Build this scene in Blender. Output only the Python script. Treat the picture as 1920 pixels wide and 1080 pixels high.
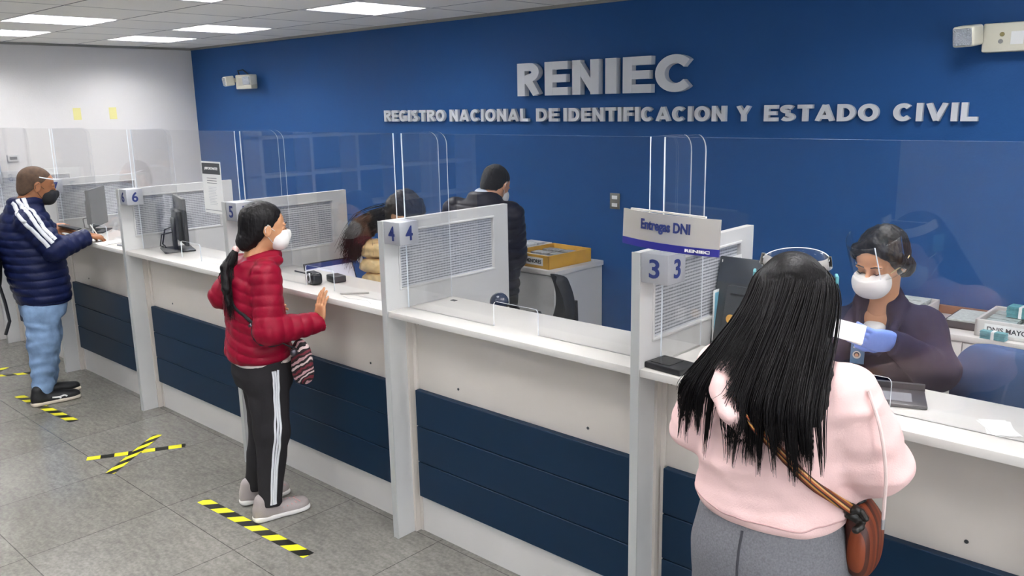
import bpy, bmesh, math, random
import numpy as np
from mathutils import Vector, Matrix, Euler
random.seed(7)
rng = np.random.default_rng(7)
PI = math.pi
scene = bpy.context.scene
for o in list(bpy.data.objects): bpy.data.objects.remove(o)
COL = scene.collection

# ---------------------------------------------------------------- camera
CAM_YAW, CAM_PITCH, CAM_ROLL = 0.744, 0.214, -0.0192
cam_d = bpy.data.cameras.new('camera'); cam = bpy.data.objects.new('camera', cam_d); COL.objects.link(cam)
f_ = Vector((-math.sin(CAM_YAW)*math.cos(CAM_PITCH), math.cos(CAM_YAW)*math.cos(CAM_PITCH), -math.sin(CAM_PITCH)))
r_ = Vector((math.cos(CAM_YAW), math.sin(CAM_YAW), 0)); u_ = r_.cross(f_)
r2 = r_*math.cos(CAM_ROLL)+u_*math.sin(CAM_ROLL); u2 = -r_*math.sin(CAM_ROLL)+u_*math.cos(CAM_ROLL)
M = Matrix((r2, u2, -f_)).transposed().to_4x4(); M.translation = Vector((0, 0, 2.0)); cam.matrix_world = M
cam_d.sensor_width = 36; cam_d.lens = 36*1587.6/1920; cam_d.clip_start = .05
scene.camera = cam
# ---------------------------------------------------------------- world, exposure
w = bpy.data.worlds.new('world'); scene.world = w; w.use_nodes = True
w.node_tree.nodes['Background'].inputs[0].default_value = (.9, .95, 1, 1)
w.node_tree.nodes['Background'].inputs[1].default_value = 1.25
vs = scene.view_settings
vs.view_transform = 'Standard'; vs.look = 'None'; vs.gamma = 1; vs.use_curve_mapping = False; vs.exposure = 1.45
TUBE = 37.0      # strength of every fluorescent tube in the ceiling fixtures

# ---------------------------------------------------------------- materials
def lin(c):
    if isinstance(c, str):
        c = tuple(int(c[i:i+2], 16)/255 for i in (0, 2, 4))
    return tuple((v/12.92 if v <= .04045 else ((v+.055)/1.055)**2.4) for v in c)+(1,)
MATS = {}
def mat(name, c, rough=.5, metal=0, bump=0, bscale=200, var=0, vscale=8, sheen=0, coat=0, spec=.5):
    if name in MATS: return MATS[name]
    m = bpy.data.materials.new(name); m.use_nodes = True; nt = m.node_tree; N = nt.nodes; L = nt.links
    p = N['Principled BSDF']; p.inputs['Base Color'].default_value = lin(c)
    p.inputs['Roughness'].default_value = rough; p.inputs['Metallic'].default_value = metal
    p.inputs['Specular IOR Level'].default_value = spec
    if sheen: p.inputs['Sheen Weight'].default_value = sheen
    if coat: p.inputs['Coat Weight'].default_value = coat
    tc = N.new('ShaderNodeTexCoord')
    if bump:
        n = N.new('ShaderNodeTexNoise'); n.inputs['Scale'].default_value = bscale; n.inputs['Detail'].default_value = 4
        b = N.new('ShaderNodeBump'); b.inputs['Strength'].default_value = bump; b.inputs['Distance'].default_value = .01
        L.new(tc.outputs['Object'], n.inputs['Vector']); L.new(n.outputs['Fac'], b.inputs['Height']); L.new(b.outputs[0], p.inputs['Normal'])
    if var:
        n = N.new('ShaderNodeTexNoise'); n.inputs['Scale'].default_value = vscale; n.inputs['Detail'].default_value = 5
        mx = N.new('ShaderNodeMix'); mx.data_type = 'RGBA'; mx.blend_type = 'MULTIPLY'
        r = N.new('ShaderNodeMapRange'); r.inputs[1].default_value = .3; r.inputs[2].default_value = .7; r.inputs[3].default_value = 1-var; r.inputs[4].default_value = 1
        L.new(tc.outputs['Object'], n.inputs['Vector']); L.new(n.outputs['Fac'], r.inputs[0])
        mx.inputs[0].default_value = 1; mx.inputs[6].default_value = lin(c); L.new(r.outputs[0], mx.inputs[7]); L.new(mx.outputs[2], p.inputs['Base Color'])
    MATS[name] = m; return m
def nodes(m): return m.node_tree.nodes, m.node_tree.links, m.node_tree.nodes['Principled BSDF']
def stripes_mat(name, cols, axis, period, rough=.5, rot=0, coord='Object', distort=0):
    """hard bands of the given colours repeating along an axis of the object's own coordinates"""
    m = mat(name, cols[0], rough); N, L, p = nodes(m)
    tc = N.new('ShaderNodeTexCoord'); mp = N.new('ShaderNodeMapping'); mp.inputs['Rotation'].default_value = rot if isinstance(rot, tuple) else (0, 0, rot)
    L.new(tc.outputs[coord], mp.inputs[0]); s = N.new('ShaderNodeSeparateXYZ')
    if distort:
        nz = N.new('ShaderNodeTexNoise'); nz.inputs['Scale'].default_value = 14; ad = N.new('ShaderNodeVectorMath'); ad.operation = 'MULTIPLY_ADD'
        L.new(mp.outputs[0], nz.inputs['Vector']); L.new(nz.outputs['Color'], ad.inputs[0]); ad.inputs[1].default_value = (distort,)*3; L.new(mp.outputs[0], ad.inputs[2]); L.new(ad.outputs[0], s.inputs[0])
    else: L.new(mp.outputs[0], s.inputs[0])
    d = N.new('ShaderNodeMath'); d.operation = 'DIVIDE'; d.inputs[1].default_value = period; L.new(s.outputs[axis], d.inputs[0])
    fr = N.new('ShaderNodeMath'); fr.operation = 'FRACT'; L.new(d.outputs[0], fr.inputs[0])
    cr = N.new('ShaderNodeValToRGB'); cr.color_ramp.interpolation = 'CONSTANT'; L.new(fr.outputs[0], cr.inputs[0])
    e = cr.color_ramp.elements
    e[0].position = 0; e[0].color = lin(cols[0]); e[1].position = 1/len(cols); e[1].color = lin(cols[1])
    for i in range(2, len(cols)): x = e.new(i/len(cols)); x.color = lin(cols[i])
    L.new(cr.outputs[0], p.inputs['Base Color']); return m

WHITE = mat('white laminate', 'd9d6d1', .45, var=.05, vscale=3)
WARM = mat('cream panel', 'd3ccc3', .5, var=.05, vscale=2)
PART = mat('partition paint', 'cfcfcd', .5, var=.03)
SHELF = mat('shelf laminate', 'd6d3cd', .35, var=.04, vscale=5)
NAVYP = mat('navy laminate', '0f2a42', .5, spec=.25)
BLACK = mat('black plastic', '16171a', .4, bump=.05)
DGREY = mat('dark grey plastic', '34373a', .45, bump=.05)
CHROME = mat('brushed metal', 'c8c8cc', .3, metal=1)
SILVER = mat('silver letter face', 'd6d8dc', .4, metal=.1, var=.06, vscale=2)
PLATE = mat('plate grey', 'b4b6ba', .35, metal=.35)
PAPER = mat('paper', 'efefec', .7)
NUM = mat('blue ink', '26346f', .5)
BEIGE = mat('ivory plastic', 'dcd8c6', .45)
LGREY = mat('light grey melamine', 'c4c4c2', .5)
YEL = mat('yellow cardboard', 'd9a53a', .6, var=.15, vscale=12)
TEAL = mat('teal card', '62aab2', .5, var=.3, vscale=60)
BROWN = mat('wood edge', '8a5a3c', .5)
BLUEF = mat('blue upholstery', '2f4c78', .75, bump=.15, bscale=500)
BLKF = mat('black upholstery', '15161a', .8, bump=.2, bscale=400)
KRAFT = mat('yellow plastic wrap', 'f2d59a', .45, bump=.6, bscale=28, var=.3, vscale=22, coat=.5)

def wall_mat(name, c, rough=.6, b=.08):
    return mat(name, c, rough, bump=b, bscale=90, var=.03, vscale=1.5, spec=.25)
WBLUE = wall_mat('blue wall paint', '1f4f88', .55); WWHITE = wall_mat('white wall paint', 'd8d5d2', .6)

# floor: 60 cm grey stone tiles, flecked, polished
def floor_mat():
    m = mat('floor tile', '8c8b86', .22); N, L, p = nodes(m)
    tc = N.new('ShaderNodeTexCoord'); mp = N.new('ShaderNodeMapping'); mp.inputs['Location'].default_value = (4.07, -1.75, 0); L.new(tc.outputs['Object'], mp.inputs[0])
    br = N.new('ShaderNodeTexBrick'); br.offset = 0; br.inputs['Scale'].default_value = 1; br.inputs['Brick Width'].default_value = .67; br.inputs['Row Height'].default_value = .67
    br.inputs['Mortar Size'].default_value = .0022; br.inputs['Mortar Smooth'].default_value = 0
    br.inputs['Color1'].default_value = lin('83817a'); br.inputs['Color2'].default_value = lin('7d7b73'); br.inputs['Mortar'].default_value = lin('55544f')
    L.new(mp.outputs[0], br.inputs[0])
    def mul(prev, sc, det, lo, hi, f0, f1, stretch=(1, 1, 1)):
        m2 = N.new('ShaderNodeMapping'); m2.inputs['Scale'].default_value = stretch; m2.inputs['Rotation'].default_value = (0, 0, .5); L.new(tc.outputs['Object'], m2.inputs[0])
        n = N.new('ShaderNodeTexNoise'); n.inputs['Scale'].default_value = sc; n.inputs['Detail'].default_value = det; L.new(m2.outputs[0], n.inputs['Vector'])
        r = N.new('ShaderNodeMapRange'); r.inputs[1].default_value = f0; r.inputs[2].default_value = f1; r.inputs[3].default_value = lo; r.inputs[4].default_value = hi; L.new(n.outputs[0], r.inputs[0])
        x = N.new('ShaderNodeMix'); x.data_type = 'RGBA'; x.blend_type = 'MULTIPLY'; x.inputs[0].default_value = 1; L.new(prev, x.inputs[6]); L.new(r.outputs[0], x.inputs[7]); return x.outputs[2]
    c = mul(br.outputs[0], 3, 6, .86, 1.05, .3, .7)
    c = mul(c, 14, 8, .8, 1.1, .3, .7, (1, 3, 1))
    c = mul(c, 60, 6, .85, 1.1, .35, .65)
    c = mul(c, 110, 1, 1, 1.5, .70, .78, (1, 2, 1))
    L.new(c, p.inputs['Base Color'])
    n = N.new('ShaderNodeTexNoise'); n.inputs['Scale'].default_value = 5; r = N.new('ShaderNodeMapRange'); r.inputs[3].default_value = .07; r.inputs[4].default_value = .2
    L.new(tc.outputs['Object'], n.inputs['Vector']); L.new(n.outputs[0], r.inputs[0]); L.new(r.outputs[0], p.inputs['Roughness'])
    return m
def ceil_mat():
    m = mat('ceiling tile', 'bdbab3', .9, bump=.25, bscale=120); N, L, p = nodes(m)
    tc = N.new('ShaderNodeTexCoord'); mp = N.new('ShaderNodeMapping'); mp.inputs['Location'].default_value = (4.82, -3.27, 0); L.new(tc.outputs['Object'], mp.inputs[0])
    br = N.new('ShaderNodeTexBrick'); br.offset = 0; br.inputs['Scale'].default_value = 1; br.inputs['Brick Width'].default_value = .6; br.inputs['Row Height'].default_value = .6
    br.inputs['Mortar Size'].default_value = .006; br.inputs['Mortar Smooth'].default_value = 0
    br.inputs['Color1'].default_value = lin('f6f4ec'); br.inputs['Color2'].default_value = lin('f0eee5'); br.inputs['Mortar'].default_value = lin('6e6d6a')
    L.new(mp.outputs[0], br.inputs[0]); L.new(br.outputs[0], p.inputs['Base Color']); return m
def glass_mat(name, tint=(1, 1, 1), haze=.02, ior=1.49, rough=.0):
    m = bpy.data.materials.new(name); m.use_nodes = True; N = m.node_tree.nodes; L = m.node_tree.links; N.clear()
    o = N.new('ShaderNodeOutputMaterial'); t = N.new('ShaderNodeBsdfTransparent'); t.inputs[0].default_value = tint+(1,)
    g = N.new('ShaderNodeBsdfGlossy'); g.inputs['Roughness'].default_value = rough; fr = N.new('ShaderNodeFresnel')
    ge = N.new('ShaderNodeNewGeometry'); mr = N.new('ShaderNodeMapRange'); mr.inputs[3].default_value = ior; mr.inputs[4].default_value = 1/ior
    L.new(ge.outputs['Backfacing'], mr.inputs[0]); L.new(mr.outputs[0], fr.inputs[0])
    d = N.new('ShaderNodeBsdfDiffuse'); d.inputs[0].default_value = (.8, .83, .86, 1)
    m1 = N.new('ShaderNodeMixShader'); m1.inputs[0].default_value = haze; L.new(t.outputs[0], m1.inputs[1]); L.new(d.outputs[0], m1.inputs[2])
    m2 = N.new('ShaderNodeMixShader'); L.new(fr.outputs[0], m2.inputs[0]); L.new(m1.outputs[0], m2.inputs[1]); L.new(g.outputs[0], m2.inputs[2]); L.new(m2.outputs[0], o.inputs[0])
    return m
ACRYL = glass_mat('clear acrylic', haze=.006); EDGE = mat('acrylic edge', 'f2f8fc', .12, spec=.9); VISOR = glass_mat('clear visor plastic', haze=.004, ior=1.3)  # near-white edge colour stands in for light gathered at the rims
def emit_mat(name, c, s):
    m = mat(name, c, .5); N, L, p = nodes(m); p.inputs['Emission Color'].default_value = lin(c); p.inputs['Emission Strength'].default_value = s; return m
TUBEM = emit_mat('lit tube', 'fbfbff', TUBE)

# ---------------------------------------------------------------- mesh helpers
def bx(bm, x0, x1, y0, y1, z0, z1, bev=0, seg=2, R=None):
    r = bmesh.ops.create_cube(bm, size=1); vs_ = r['verts']
    for v in vs_:
        v.co = Vector(((x0+x1)/2+v.co.x*(x1-x0), (y0+y1)/2+v.co.y*(y1-y0), (z0+z1)/2+v.co.z*(z1-z0)))
    if bev:
        es = list({e for v in vs_ for e in v.link_edges})
        rr = bmesh.ops.bevel(bm, geom=es, offset=bev, segments=seg, affect='EDGES', profile=.5); vs_ = list({v for f in rr['faces'] for v in f.verts} | set(v for v in vs_ if v.is_valid))
    if R is not None: bmesh.ops.transform(bm, matrix=R, verts=vs_)
    return vs_
def cyl(bm, a, b, r1, r2=None, n=16, cap=True):
    a = Vector(a); b = Vector(b); d = b-a; r2 = r1 if r2 is None else r2
    q = d.to_track_quat('Z', 'Y').to_matrix().to_4x4(); q.translation = (a+b)/2
    return bmesh.ops.create_cone(bm, cap_ends=cap, segments=n, radius1=r1, radius2=r2, depth=d.length, matrix=q)['verts']
def tube(bm, pts, r, n=8, closed=False):
    pts = [Vector(p) for p in pts]; rings = []; prev = None
    for i, p in enumerate(pts):
        t = (pts[min(i+1, len(pts)-1)]-pts[max(i-1, 0)]).normalized()
        if prev is None: a = t.orthogonal().normalized()
        else: a = (prev-t*prev.dot(t)).normalized()
        prev = a; b = t.cross(a); rr = r[i] if hasattr(r, '__len__') else r
        rings.append([bm.verts.new(p+(a*math.cos(2*PI*k/n)+b*math.sin(2*PI*k/n))*rr) for k in range(n)])
    for i in range(len(rings)-1):
        for k in range(n): bm.faces.new((rings[i][k], rings[i][(k+1) % n], rings[i+1][(k+1) % n], rings[i+1][k]))
    bm.faces.new(rings[0][::-1]); bm.faces.new(rings[-1])
def prism(bm, poly, t0, t1, axis='y'):
    """extrude a 2D outline between t0 and t1 along an axis"""
    def P(u, v, t): return {'y': (u, t, v), 'x': (t, u, v), 'z': (u, v, t)}[axis]
    A = [bm.verts.new(P(u, v, t0)) for u, v in poly]; B = [bm.verts.new(P(u, v, t1)) for u, v in poly]; n = len(poly)
    fs = [bm.faces.new(A), bm.faces.new(B[::-1])]+[bm.faces.new((A[(i+1) % n], A[i], B[i], B[(i+1) % n])) for i in range(n)]
    bmesh.ops.recalc_face_normals(bm, faces=fs); return fs
def rrect(x0, x1, y0, y1, r, n=6):
    o = []
    for cx, cy, a in ((x1-r, y1-r, 0), (x0+r, y1-r, 90), (x0+r, y0+r, 180), (x1-r, y0+r, 270)):
        for k in range(n+1): t = math.radians(a+90*k/n); o.append((cx+r*math.cos(t), cy+r*math.sin(t)))
    return o
def obj(name, bm, m, parent=None, smooth=False, loc=None, rot=None):
    me = bpy.data.meshes.new(name); bm.to_mesh(me); bm.free()
    for x in (m if isinstance(m, (list, tuple)) else [m]): me.materials.append(x)
    if smooth:
        me.polygons.foreach_set('use_smooth', [True]*len(me.polygons))
        try: me.set_sharp_from_angle(angle=math.radians(40))
        except Exception: pass
    return link(name, me, parent, loc, rot)
def link(name, me, parent=None, loc=None, rot=None):
    o = bpy.data.objects.new(name, me); COL.objects.link(o)
    if parent is not None: o.parent = parent
    if loc is not None: o.location = loc
    if rot is not None: o.rotation_euler = rot
    return o
def tag(o, label=None, cat=None, group=None, kind=None):
    if label: o['label'] = label
    if cat: o['category'] = cat
    if group: o['group'] = group
    if kind: o['kind'] = kind
    return o
def thing(name, label, cat, loc=(0, 0, 0), rz=0, group=None, kind=None):
    o = bpy.data.objects.new(name, None); o.empty_display_size = .1; COL.objects.link(o); o.location = loc; o.rotation_euler = (0, 0, rz)
    return tag(o, label, cat, group, kind)
B = bmesh.new
def box(name, dims, m, parent=None, bev=0, **k):
    bm = B(); bx(bm, *dims, bev); return obj(name, bm, m, parent, smooth=bev > 0, **k)
def struct(name, dims, m, parent=None):
    o = box(name, dims, m, parent); o['kind'] = 'structure'; return o
def glyph(s, size=1, ext=0, off=0, shear=0, align='LEFT'):
    c = bpy.data.curves.new('t', 'FONT'); c.body = s; c.size = size; c.extrude = ext; c.offset = off; c.shear = shear; c.align_x = align; c.resolution_u = 4
    o = bpy.data.objects.new('t', c); COL.objects.link(o); bpy.context.view_layer.update()
    me = bpy.data.meshes.new_from_object(o.evaluated_get(bpy.context.evaluated_depsgraph_get()))
    bpy.data.objects.remove(o); bpy.data.curves.remove(c); return me
def fit(me, x0, x1, y0, y1):
    """stretch a flat text mesh to a rectangle"""
    n = len(me.vertices); a = np.empty(n*3, np.float32); me.vertices.foreach_get('co', a); a = a.reshape(-1, 3)
    for k, (lo, hi) in enumerate(((x0, x1), (y0, y1))):
        mn, mx = a[:, k].min(), a[:, k].max(); a[:, k] = lo+(a[:, k]-mn)/max(mx-mn, 1e-6)*(hi-lo)
    me.vertices.foreach_set('co', a.ravel()); me.update(); return me
def text(name, s, rect, m, parent=None, loc=(0, 0, 0), rot=(PI/2, 0, 0), ext=.0006, off=.02, shear=0):
    me = fit(glyph(s, 1, ext, off, shear), *rect); me.materials.clear(); me.materials.append(m); return link(name, me, parent, loc, rot)

# ================================================================ THE ROOM
YW = 4.404; XL = -8.436; ZC = 2.612; XR = 3.2; YB = -3.6; YF = 2.32
struct('floor', (XL-.2, XR+.2, YB-.2, YW+.2, -.1, 0), floor_mat())
struct('ceiling', (XL-.2, XR+.2, YB-.2, YW+.2, ZC+.08, ZC+.12), WWHITE)
struct('wall_back', (XL-.2, XR+.2, YW, YW+.15, 0, ZC+.1), WBLUE)
struct('wall_left', (XL-.15, XL, YB, YW, 0, ZC+.1), WWHITE)
struct('wall_front', (XL-.2, XR+.2, YB-.15, YB, 0, ZC+.1), WBLUE)
bm = B()      # unseen right wall, opened as an added shop front so daylight lifts the ceiling
bx(bm, XR, XR+.15, 2.3, YW, 0, ZC+.1); bx(bm, XR, XR+.15, YB, 2.3, 2.5, ZC+.1); bx(bm, XR, XR+.15, YB, 2.3, 0, .12); tag(obj('wall_right', bm, WWHITE), kind='structure')
bm = B()
for k in range(6): bx(bm, XR+.05, XR+.1, YB+1.18*k-.03, YB+1.18*k+.03, .12, 2.5)
tag(obj('added_window_1', bm, PART), kind='structure')  # mullions across that added daylight opening
struct('added_door_2', (-2.75, -.75, YB, YB+.04, 0, 2.1), mat('pale door', 'b9bcc0', .5))  # unseen door, added for its pale reflection in the acrylic
# shelving along the white wall, seen only as a reflection in the acrylic
t = thing('shelving_unit', 'tall white shelving with dark backs along the white wall, outside the photo', 'shelving', (XL+.19, -1.6, 0))
box('back_panel', (-.17, -.15, -1.6, 1.6, 0, 2.1), mat('shelving back', '2b4468', .7), t)
for k in range(6): box('upright', (-.15, .17, -1.6+.63*k, -1.56+.63*k, 0, 2.1), WHITE, t)
for k in range(6): box('shelf', (-.15, .17, -1.56, 1.59, .04+.41*k-(.03 if k == 5 else 0), .07+.41*k-(.03 if k == 5 else 0)), WHITE, t)

# suspended tiles: one sheet with openings for the fixtures
LX = {3.27: (-7.82, -6.62, -4.82, -1.22, .58), 2.07: (-7.82, -6.62, -4.82, -3.02, -1.22, .58), .87: (-6.62, -4.82, -3.02, -1.22, .58), -.33: (-6.62, -4.82, -3.02, -1.22, .58), -1.53: (-6.62, -4.82, -3.02, -1.22, .58), -2.73: (-6.62, -4.82, -3.02, -1.22, .58)}
LIGHTS = [(x, y) for y, xs in LX.items() for x in xs]
bm = B(); hole = {(round((x+4.82)/.6), round((y-3.27)/.6)) for x, y in LIGHTS}
for i in range(-7, 15):
    for j in range(-13, 3):
        if (i, j) in hole: continue
        x0, y0 = -4.82+.6*i, 3.27+.6*j; x1, y1 = x0+.6, y0+.6
        x0, x1 = max(x0, XL), min(x1, XR); y0, y1 = max(y0, YB), min(y1, YW)
        if x1 > x0+.001 and y1 > y0+.001: bx(bm, x0, x1, y0, y1, ZC, ZC+.015)
tag(obj('ceiling', bm, ceil_mat()), kind='structure')
bm = B(); bx(bm, XL, XR, YW-.02, YW, ZC-.02, ZC); bx(bm, XL, XL+.02, YB, YW, ZC-.02, ZC)
tag(obj('trim_1', bm, mat('ceiling angle', '8f8d88', .5)), kind='structure')
struct('baseboard_left', (XL, XL+.012, YB, 2.2, 0, .09), WARM)

# ceiling fixtures: three tubes behind a white louvre
def ceiling_light():
    t = thing('ceiling_light', '', 'ceiling light')
    bm = B()
    for a in ((0, .6, 0, .02), (0, .6, .58, .6), (0, .02, .02, .58), (.58, .6, .02, .58)): bx(bm, a[0], a[1], a[2], a[3], -.004, .06)
    bx(bm, 0, .6, 0, .6, .06, .066); obj('frame', bm, WHITE, t)
    for k in range(3): 
        bm = B(); cyl(bm, (.12+.18*k, .04, .035), (.12+.18*k, .56, .035), .014, n=8); obj('tube', bm, TUBEM, t)
    bm = B()
    for k in range(0, 4): bx(bm, .12+.18*(k-.5)-.005, .12+.18*(k-.5)+.005, .02, .58, -.002, .05)
    for k in range(1, 10): bx(bm, .02, .58, .02+.56*k/10-.002, .02+.56*k/10+.002, .0, .045)
    obj('louvre', bm, mat('louvre metal', 'b4b6b8', .35, metal=.6), t); return t
L0 = None
names_l = {(-7.82, 3.27): 'square ceiling light nearest the corner of the white and blue walls',
 (-6.62, 3.27): 'square louvred ceiling light beside the blue wall, second from the corner',
 (-4.82, 3.27): 'square louvred ceiling light beside the blue wall, nearest the large silver letters',
 (-7.82, 2.07): 'square louvred ceiling light near the white wall at the left edge of the photo',
 (-6.62, 2.07): 'square louvred ceiling light away from the blue wall, above the man in blue',
 (-4.82, 2.07): 'square louvred ceiling light cut by the top edge of the photo'}
for i, (x, y) in enumerate(LIGHTS):
    if L0 is None: o = L0 = ceiling_light()
    else:
        o = L0.copy(); COL.objects.link(o)
        for ch in list(L0.children): c = ch.copy(); COL.objects.link(c); c.parent = o
    o.location = (x, y, ZC+.003)
    o['label'] = names_l.get((x, y), 'square louvred ceiling light overhead, outside the photo'); o['group'] = 'square ceiling lights'

# raised letters on the blue wall
def arc(cx, cy, rx, ry, a0, a1, n=14): return [(cx+rx*math.cos(math.radians(a0+(a1-a0)*i/n)), cy+ry*math.sin(math.radians(a0+(a1-a0)*i/n))) for i in range(n+1)]
def heavy_letter(ch, x0, x1, z0, z1, ext, tx, ty):
    """one heavy block capital built from thick strokes inside a rectangle"""
    W, H = x1-x0, z1-z0; a, b = tx/2, ty/2; l, r, t, m = a, W-a, H-b, H/2; w2 = W/2; o = []
    if ch == 'I': o = [[(w2, 0), (w2, H)]]; tx = W
    if ch in 'EFL': o = [[(l, 0), (l, H)]]+([[(0, t), (W, t)], [(0, m), (W*.93, m)]] if ch != 'L' else [])+([[(0, b), (W, b)]] if ch != 'F' else [])
    if ch == 'T': o = [[(w2, 0), (w2, H)], [(0, t), (W, t)]]
    if ch == 'N': o = [[(l, 0), (l, H)], [(r, 0), (r, H)], [(l*.9, H-b*.2), (W-l*.9, b*.2)]]
    if ch == 'V': o = [[(a*.9, H), (w2, b*.3)], [(W-a*.9, H), (w2, b*.3)]]
    if ch == 'Y': o = [[(a*.9, H), (w2, H*.45)], [(W-a*.9, H), (w2, H*.45)], [(w2, 0), (w2, H*.5)]]
    if ch == 'A': o = [[(a*.9, 0), (w2, H-b*.3)], [(W-a*.9, 0), (w2, H-b*.3)], [(W*.22, H*.26), (W*.78, H*.26)]]
    if ch == 'O': o = [arc(w2, m, W/2-a, m-b, 0, 360, 40)]
    if ch in 'CG': o = [arc(w2, m, W/2-a, m-b, 42, 318 if ch == 'C' else 350, 34)]+([[(W*.52, H*.42), (W, H*.42)], [(r+a*.2, H*.08), (r+a*.2, H*.5)]] if ch == 'G' else [])
    if ch == 'D': o = [[(l, 0), (l, H)], [(l, b)]+arc(W*.42, m, W*.58-a, m-b, -90, 90, 24)+[(l, t)]]
    if ch == 'R': o = [[(l, 0), (l, H)], [(l, t)]+arc(W*.55, H*.72, W*.42-a*.9, H*.28-b, 90, -90, 18)+[(l, H*.44+b*.0)], [(W*.5, H*.46), (W-a*.85, 0)]]
    if ch == 'S': o = [arc(w2, H*.74, W/2-a, H*.26-b, 25, 270, 20)+arc(w2, H*.26+0, W/2-a, H*.26-b, 90, -155, 20)]
    bm = B()
    for si, st in enumerate(o):
        ex = ext-.0006*si
        P = [Vector((p[0], 0, p[1])) for p in st]; n = len(P); cl = (P[0]-P[-1]).length < 1e-5; rows = []
        for i, p in enumerate(P):
            d0 = (P[i]-P[i-1]) if i else ((P[-1]-P[-2]) if cl else P[1]-P[0]); d1 = (P[i+1]-P[i]) if i < n-1 else ((P[1]-P[0]) if cl else d0)
            d = (d0.normalized()+d1.normalized()).normalized(); q = Vector((-d.z*tx/2, 0, d.x*ty/2)); rows.append((p+q, p-q))
        vs_ = [[bm.verts.new((v.x+x0, y, min(max(v.z, 0), H)+z0)) for v, y in ((c[0], -ex), (c[1], -ex), (c[1], ex), (c[0], ex))] for c in rows]
        for c, e in zip(vs_, vs_[1:]):
            for k in range(4): bm.faces.new((c[k], c[(k+1) % 4], e[(k+1) % 4], e[k]))
        if not cl: bm.faces.new(vs_[0]); bm.faces.new(vs_[-1][::-1])
    bmesh.ops.remove_doubles(bm, verts=bm.verts, dist=1e-6); bmesh.ops.recalc_face_normals(bm, faces=bm.faces); return bm
def letters(word, xs, z0, z1, ext, size_word, group):
    H = z1-z0
    for i, (ch, (x0, x1)) in enumerate(zip(word, xs)):
        tx = min(H*.31, (x1-x0)*.40); o = obj('sign_letter', heavy_letter(ch, x0, x1, z0, z1, ext, tx, H*.235), SILVER, None, loc=(0, YW-ext-.004, 0))
        nth = '' if word.count(ch) == 1 else ', %s %s in it' % (['first', 'second', 'third', 'fourth'][word[:i].count(ch)], ch)
        tag(o, 'raised silver letter %s of the %s word %s%s' % (ch, size_word, word, nth), 'letter', group)
letters('RENIEC', [(-3.925, -3.732), (-3.684, -3.492), (-3.455, -3.246), (-3.195, -3.112), (-3.065, -2.862), (-2.835, -2.565)], 2.05, 2.262, .022, 'large', 'large raised letters')
def word(s, x0, x1, gap=.16):
    ws = []
    for ch in s: ws.append({'I': .3, 'Y': 1.0, 'E': .82, 'L': .78, 'F': .78, 'N': .95, 'C': 1.0, 'O': 1.08, 'G': 1.05, 'D': .98, 'A': 1.08, 'T': .88, 'S': .88, 'R': .95, 'V': 1.05}.get(ch, .9))
    tot = sum(ws)+gap*(len(s)-1); k = (x1-x0)/tot; o = []; x = x0
    for v in ws: o.append((x, x+v*k)); x += (v+gap)*k
    letters(s, o, 1.882, 1.968, .012, 'small', 'small raised letters')
for s, a, b in (('REGISTRO', -5.372, -4.675), ('NACIONAL', -4.62, -3.851), ('DE', -3.78, -3.59), ('IDENTIFICACION', -3.545, -2.38), ('Y', -2.315, -2.23), ('ESTADO', -2.15, -1.545), ('CIVIL', -1.475, -1.098)):
    word(s, a, b)

# ================================================================ THE COUNTER
XP = [-8.274, -6.936, -5.598, -4.26, -2.923, -1.585, -.247]; NO = '8765432'; ZS = 1.107
BAYN = ['behind the left edge, bay of window 8', 'in front of window 7 where the man in blue stands', 'of window 6 left of the woman in red', 'behind the woman in red at window 5', 'of the empty window 4 in the middle', 'in front of the woman in pink at window 3']
for i in range(6):
    x0, x1 = XP[i]+.03, XP[i+1]
    t = thing('counter_unit', 'cream and navy counter front '+BAYN[i], 'counter', ((x0+x1)/2, 2.46, 0), group='counter fronts'); cx = (x0+x1)/2; h = (x1-x0)/2
    box('front_panel', (-h, h, 0, .03, 0, ZS-.028), WARM, t)
    tag(box('plinth', (-h, h, -.006, 0, 0, .187), WHITE, t), label='pale board at the foot')
    bm = B(); z = .187; s = (.72-.187)/3
    for k in range(3): bx(bm, -h+.035, h-.004, -.03, 0, z+k*s+.002, z+(k+1)*s-.002, .0025, 1)
    bx(bm, -h+.037, h-.006, -.02, 0, .19, .715)
    tag(obj('navy_boards', bm, NAVYP, t), label='three dark navy boards')
    box('corner_strip', (-h, -h+.03, -.012, 0, .0, ZS-.028), WARM, t, .002)
    for sx, sz in ((-h+.045, 1.03), (-h*.55, .77), (h*.55, .77)):
        bm = B(); cyl(bm, (sx, -.0015, sz), (sx, .002, sz), .006, n=12); tag(obj('screw', bm, DGREY, t), label='dark screw head')
SHN = ['window 8', 'window 7', 'window 6 with the side-on monitor', 'window 5', 'window 4, empty', 'window 3 by the woman in pink']
for i in range(6):
    x0, x1 = XP[i]+.03, XP[i+1]
    t = tag(box('counter_shelf', (x0, x1, YF+.003, 2.715, ZS-.028, ZS), SHELF, None, .003), 'white counter top at '+SHN[i], 'counter top', 'white counter tops')
    if i != 9:
        tag(box('staff_desk', (x0+.01, x1-.01, 2.73, 2.92 if i > 3 else (3.11 if i == 3 else 3.05), .90, .93), WHITE, None, .003), 'white staff desk behind the counter at '+SHN[i], 'desk', 'staff desks')
for k, o in enumerate([o for o in COL.objects if o.name.startswith('staff_desk')]):
    x0 = XP[k]+.04; x1 = XP[k+1]-.01
    bm = B(); bx(bm, x0, x0+.02, 2.75, 2.9, .2, .9); bx(bm, x1-.02, x1, 2.75, 2.9, .2, .9); obj('side_panel', bm, WHITE, o)
    tag(box('drawer_unit', (x0+.05, x0+.42, 2.78, 2.9, .25, .9), LGREY, o), label='grey drawers under the desk')
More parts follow.
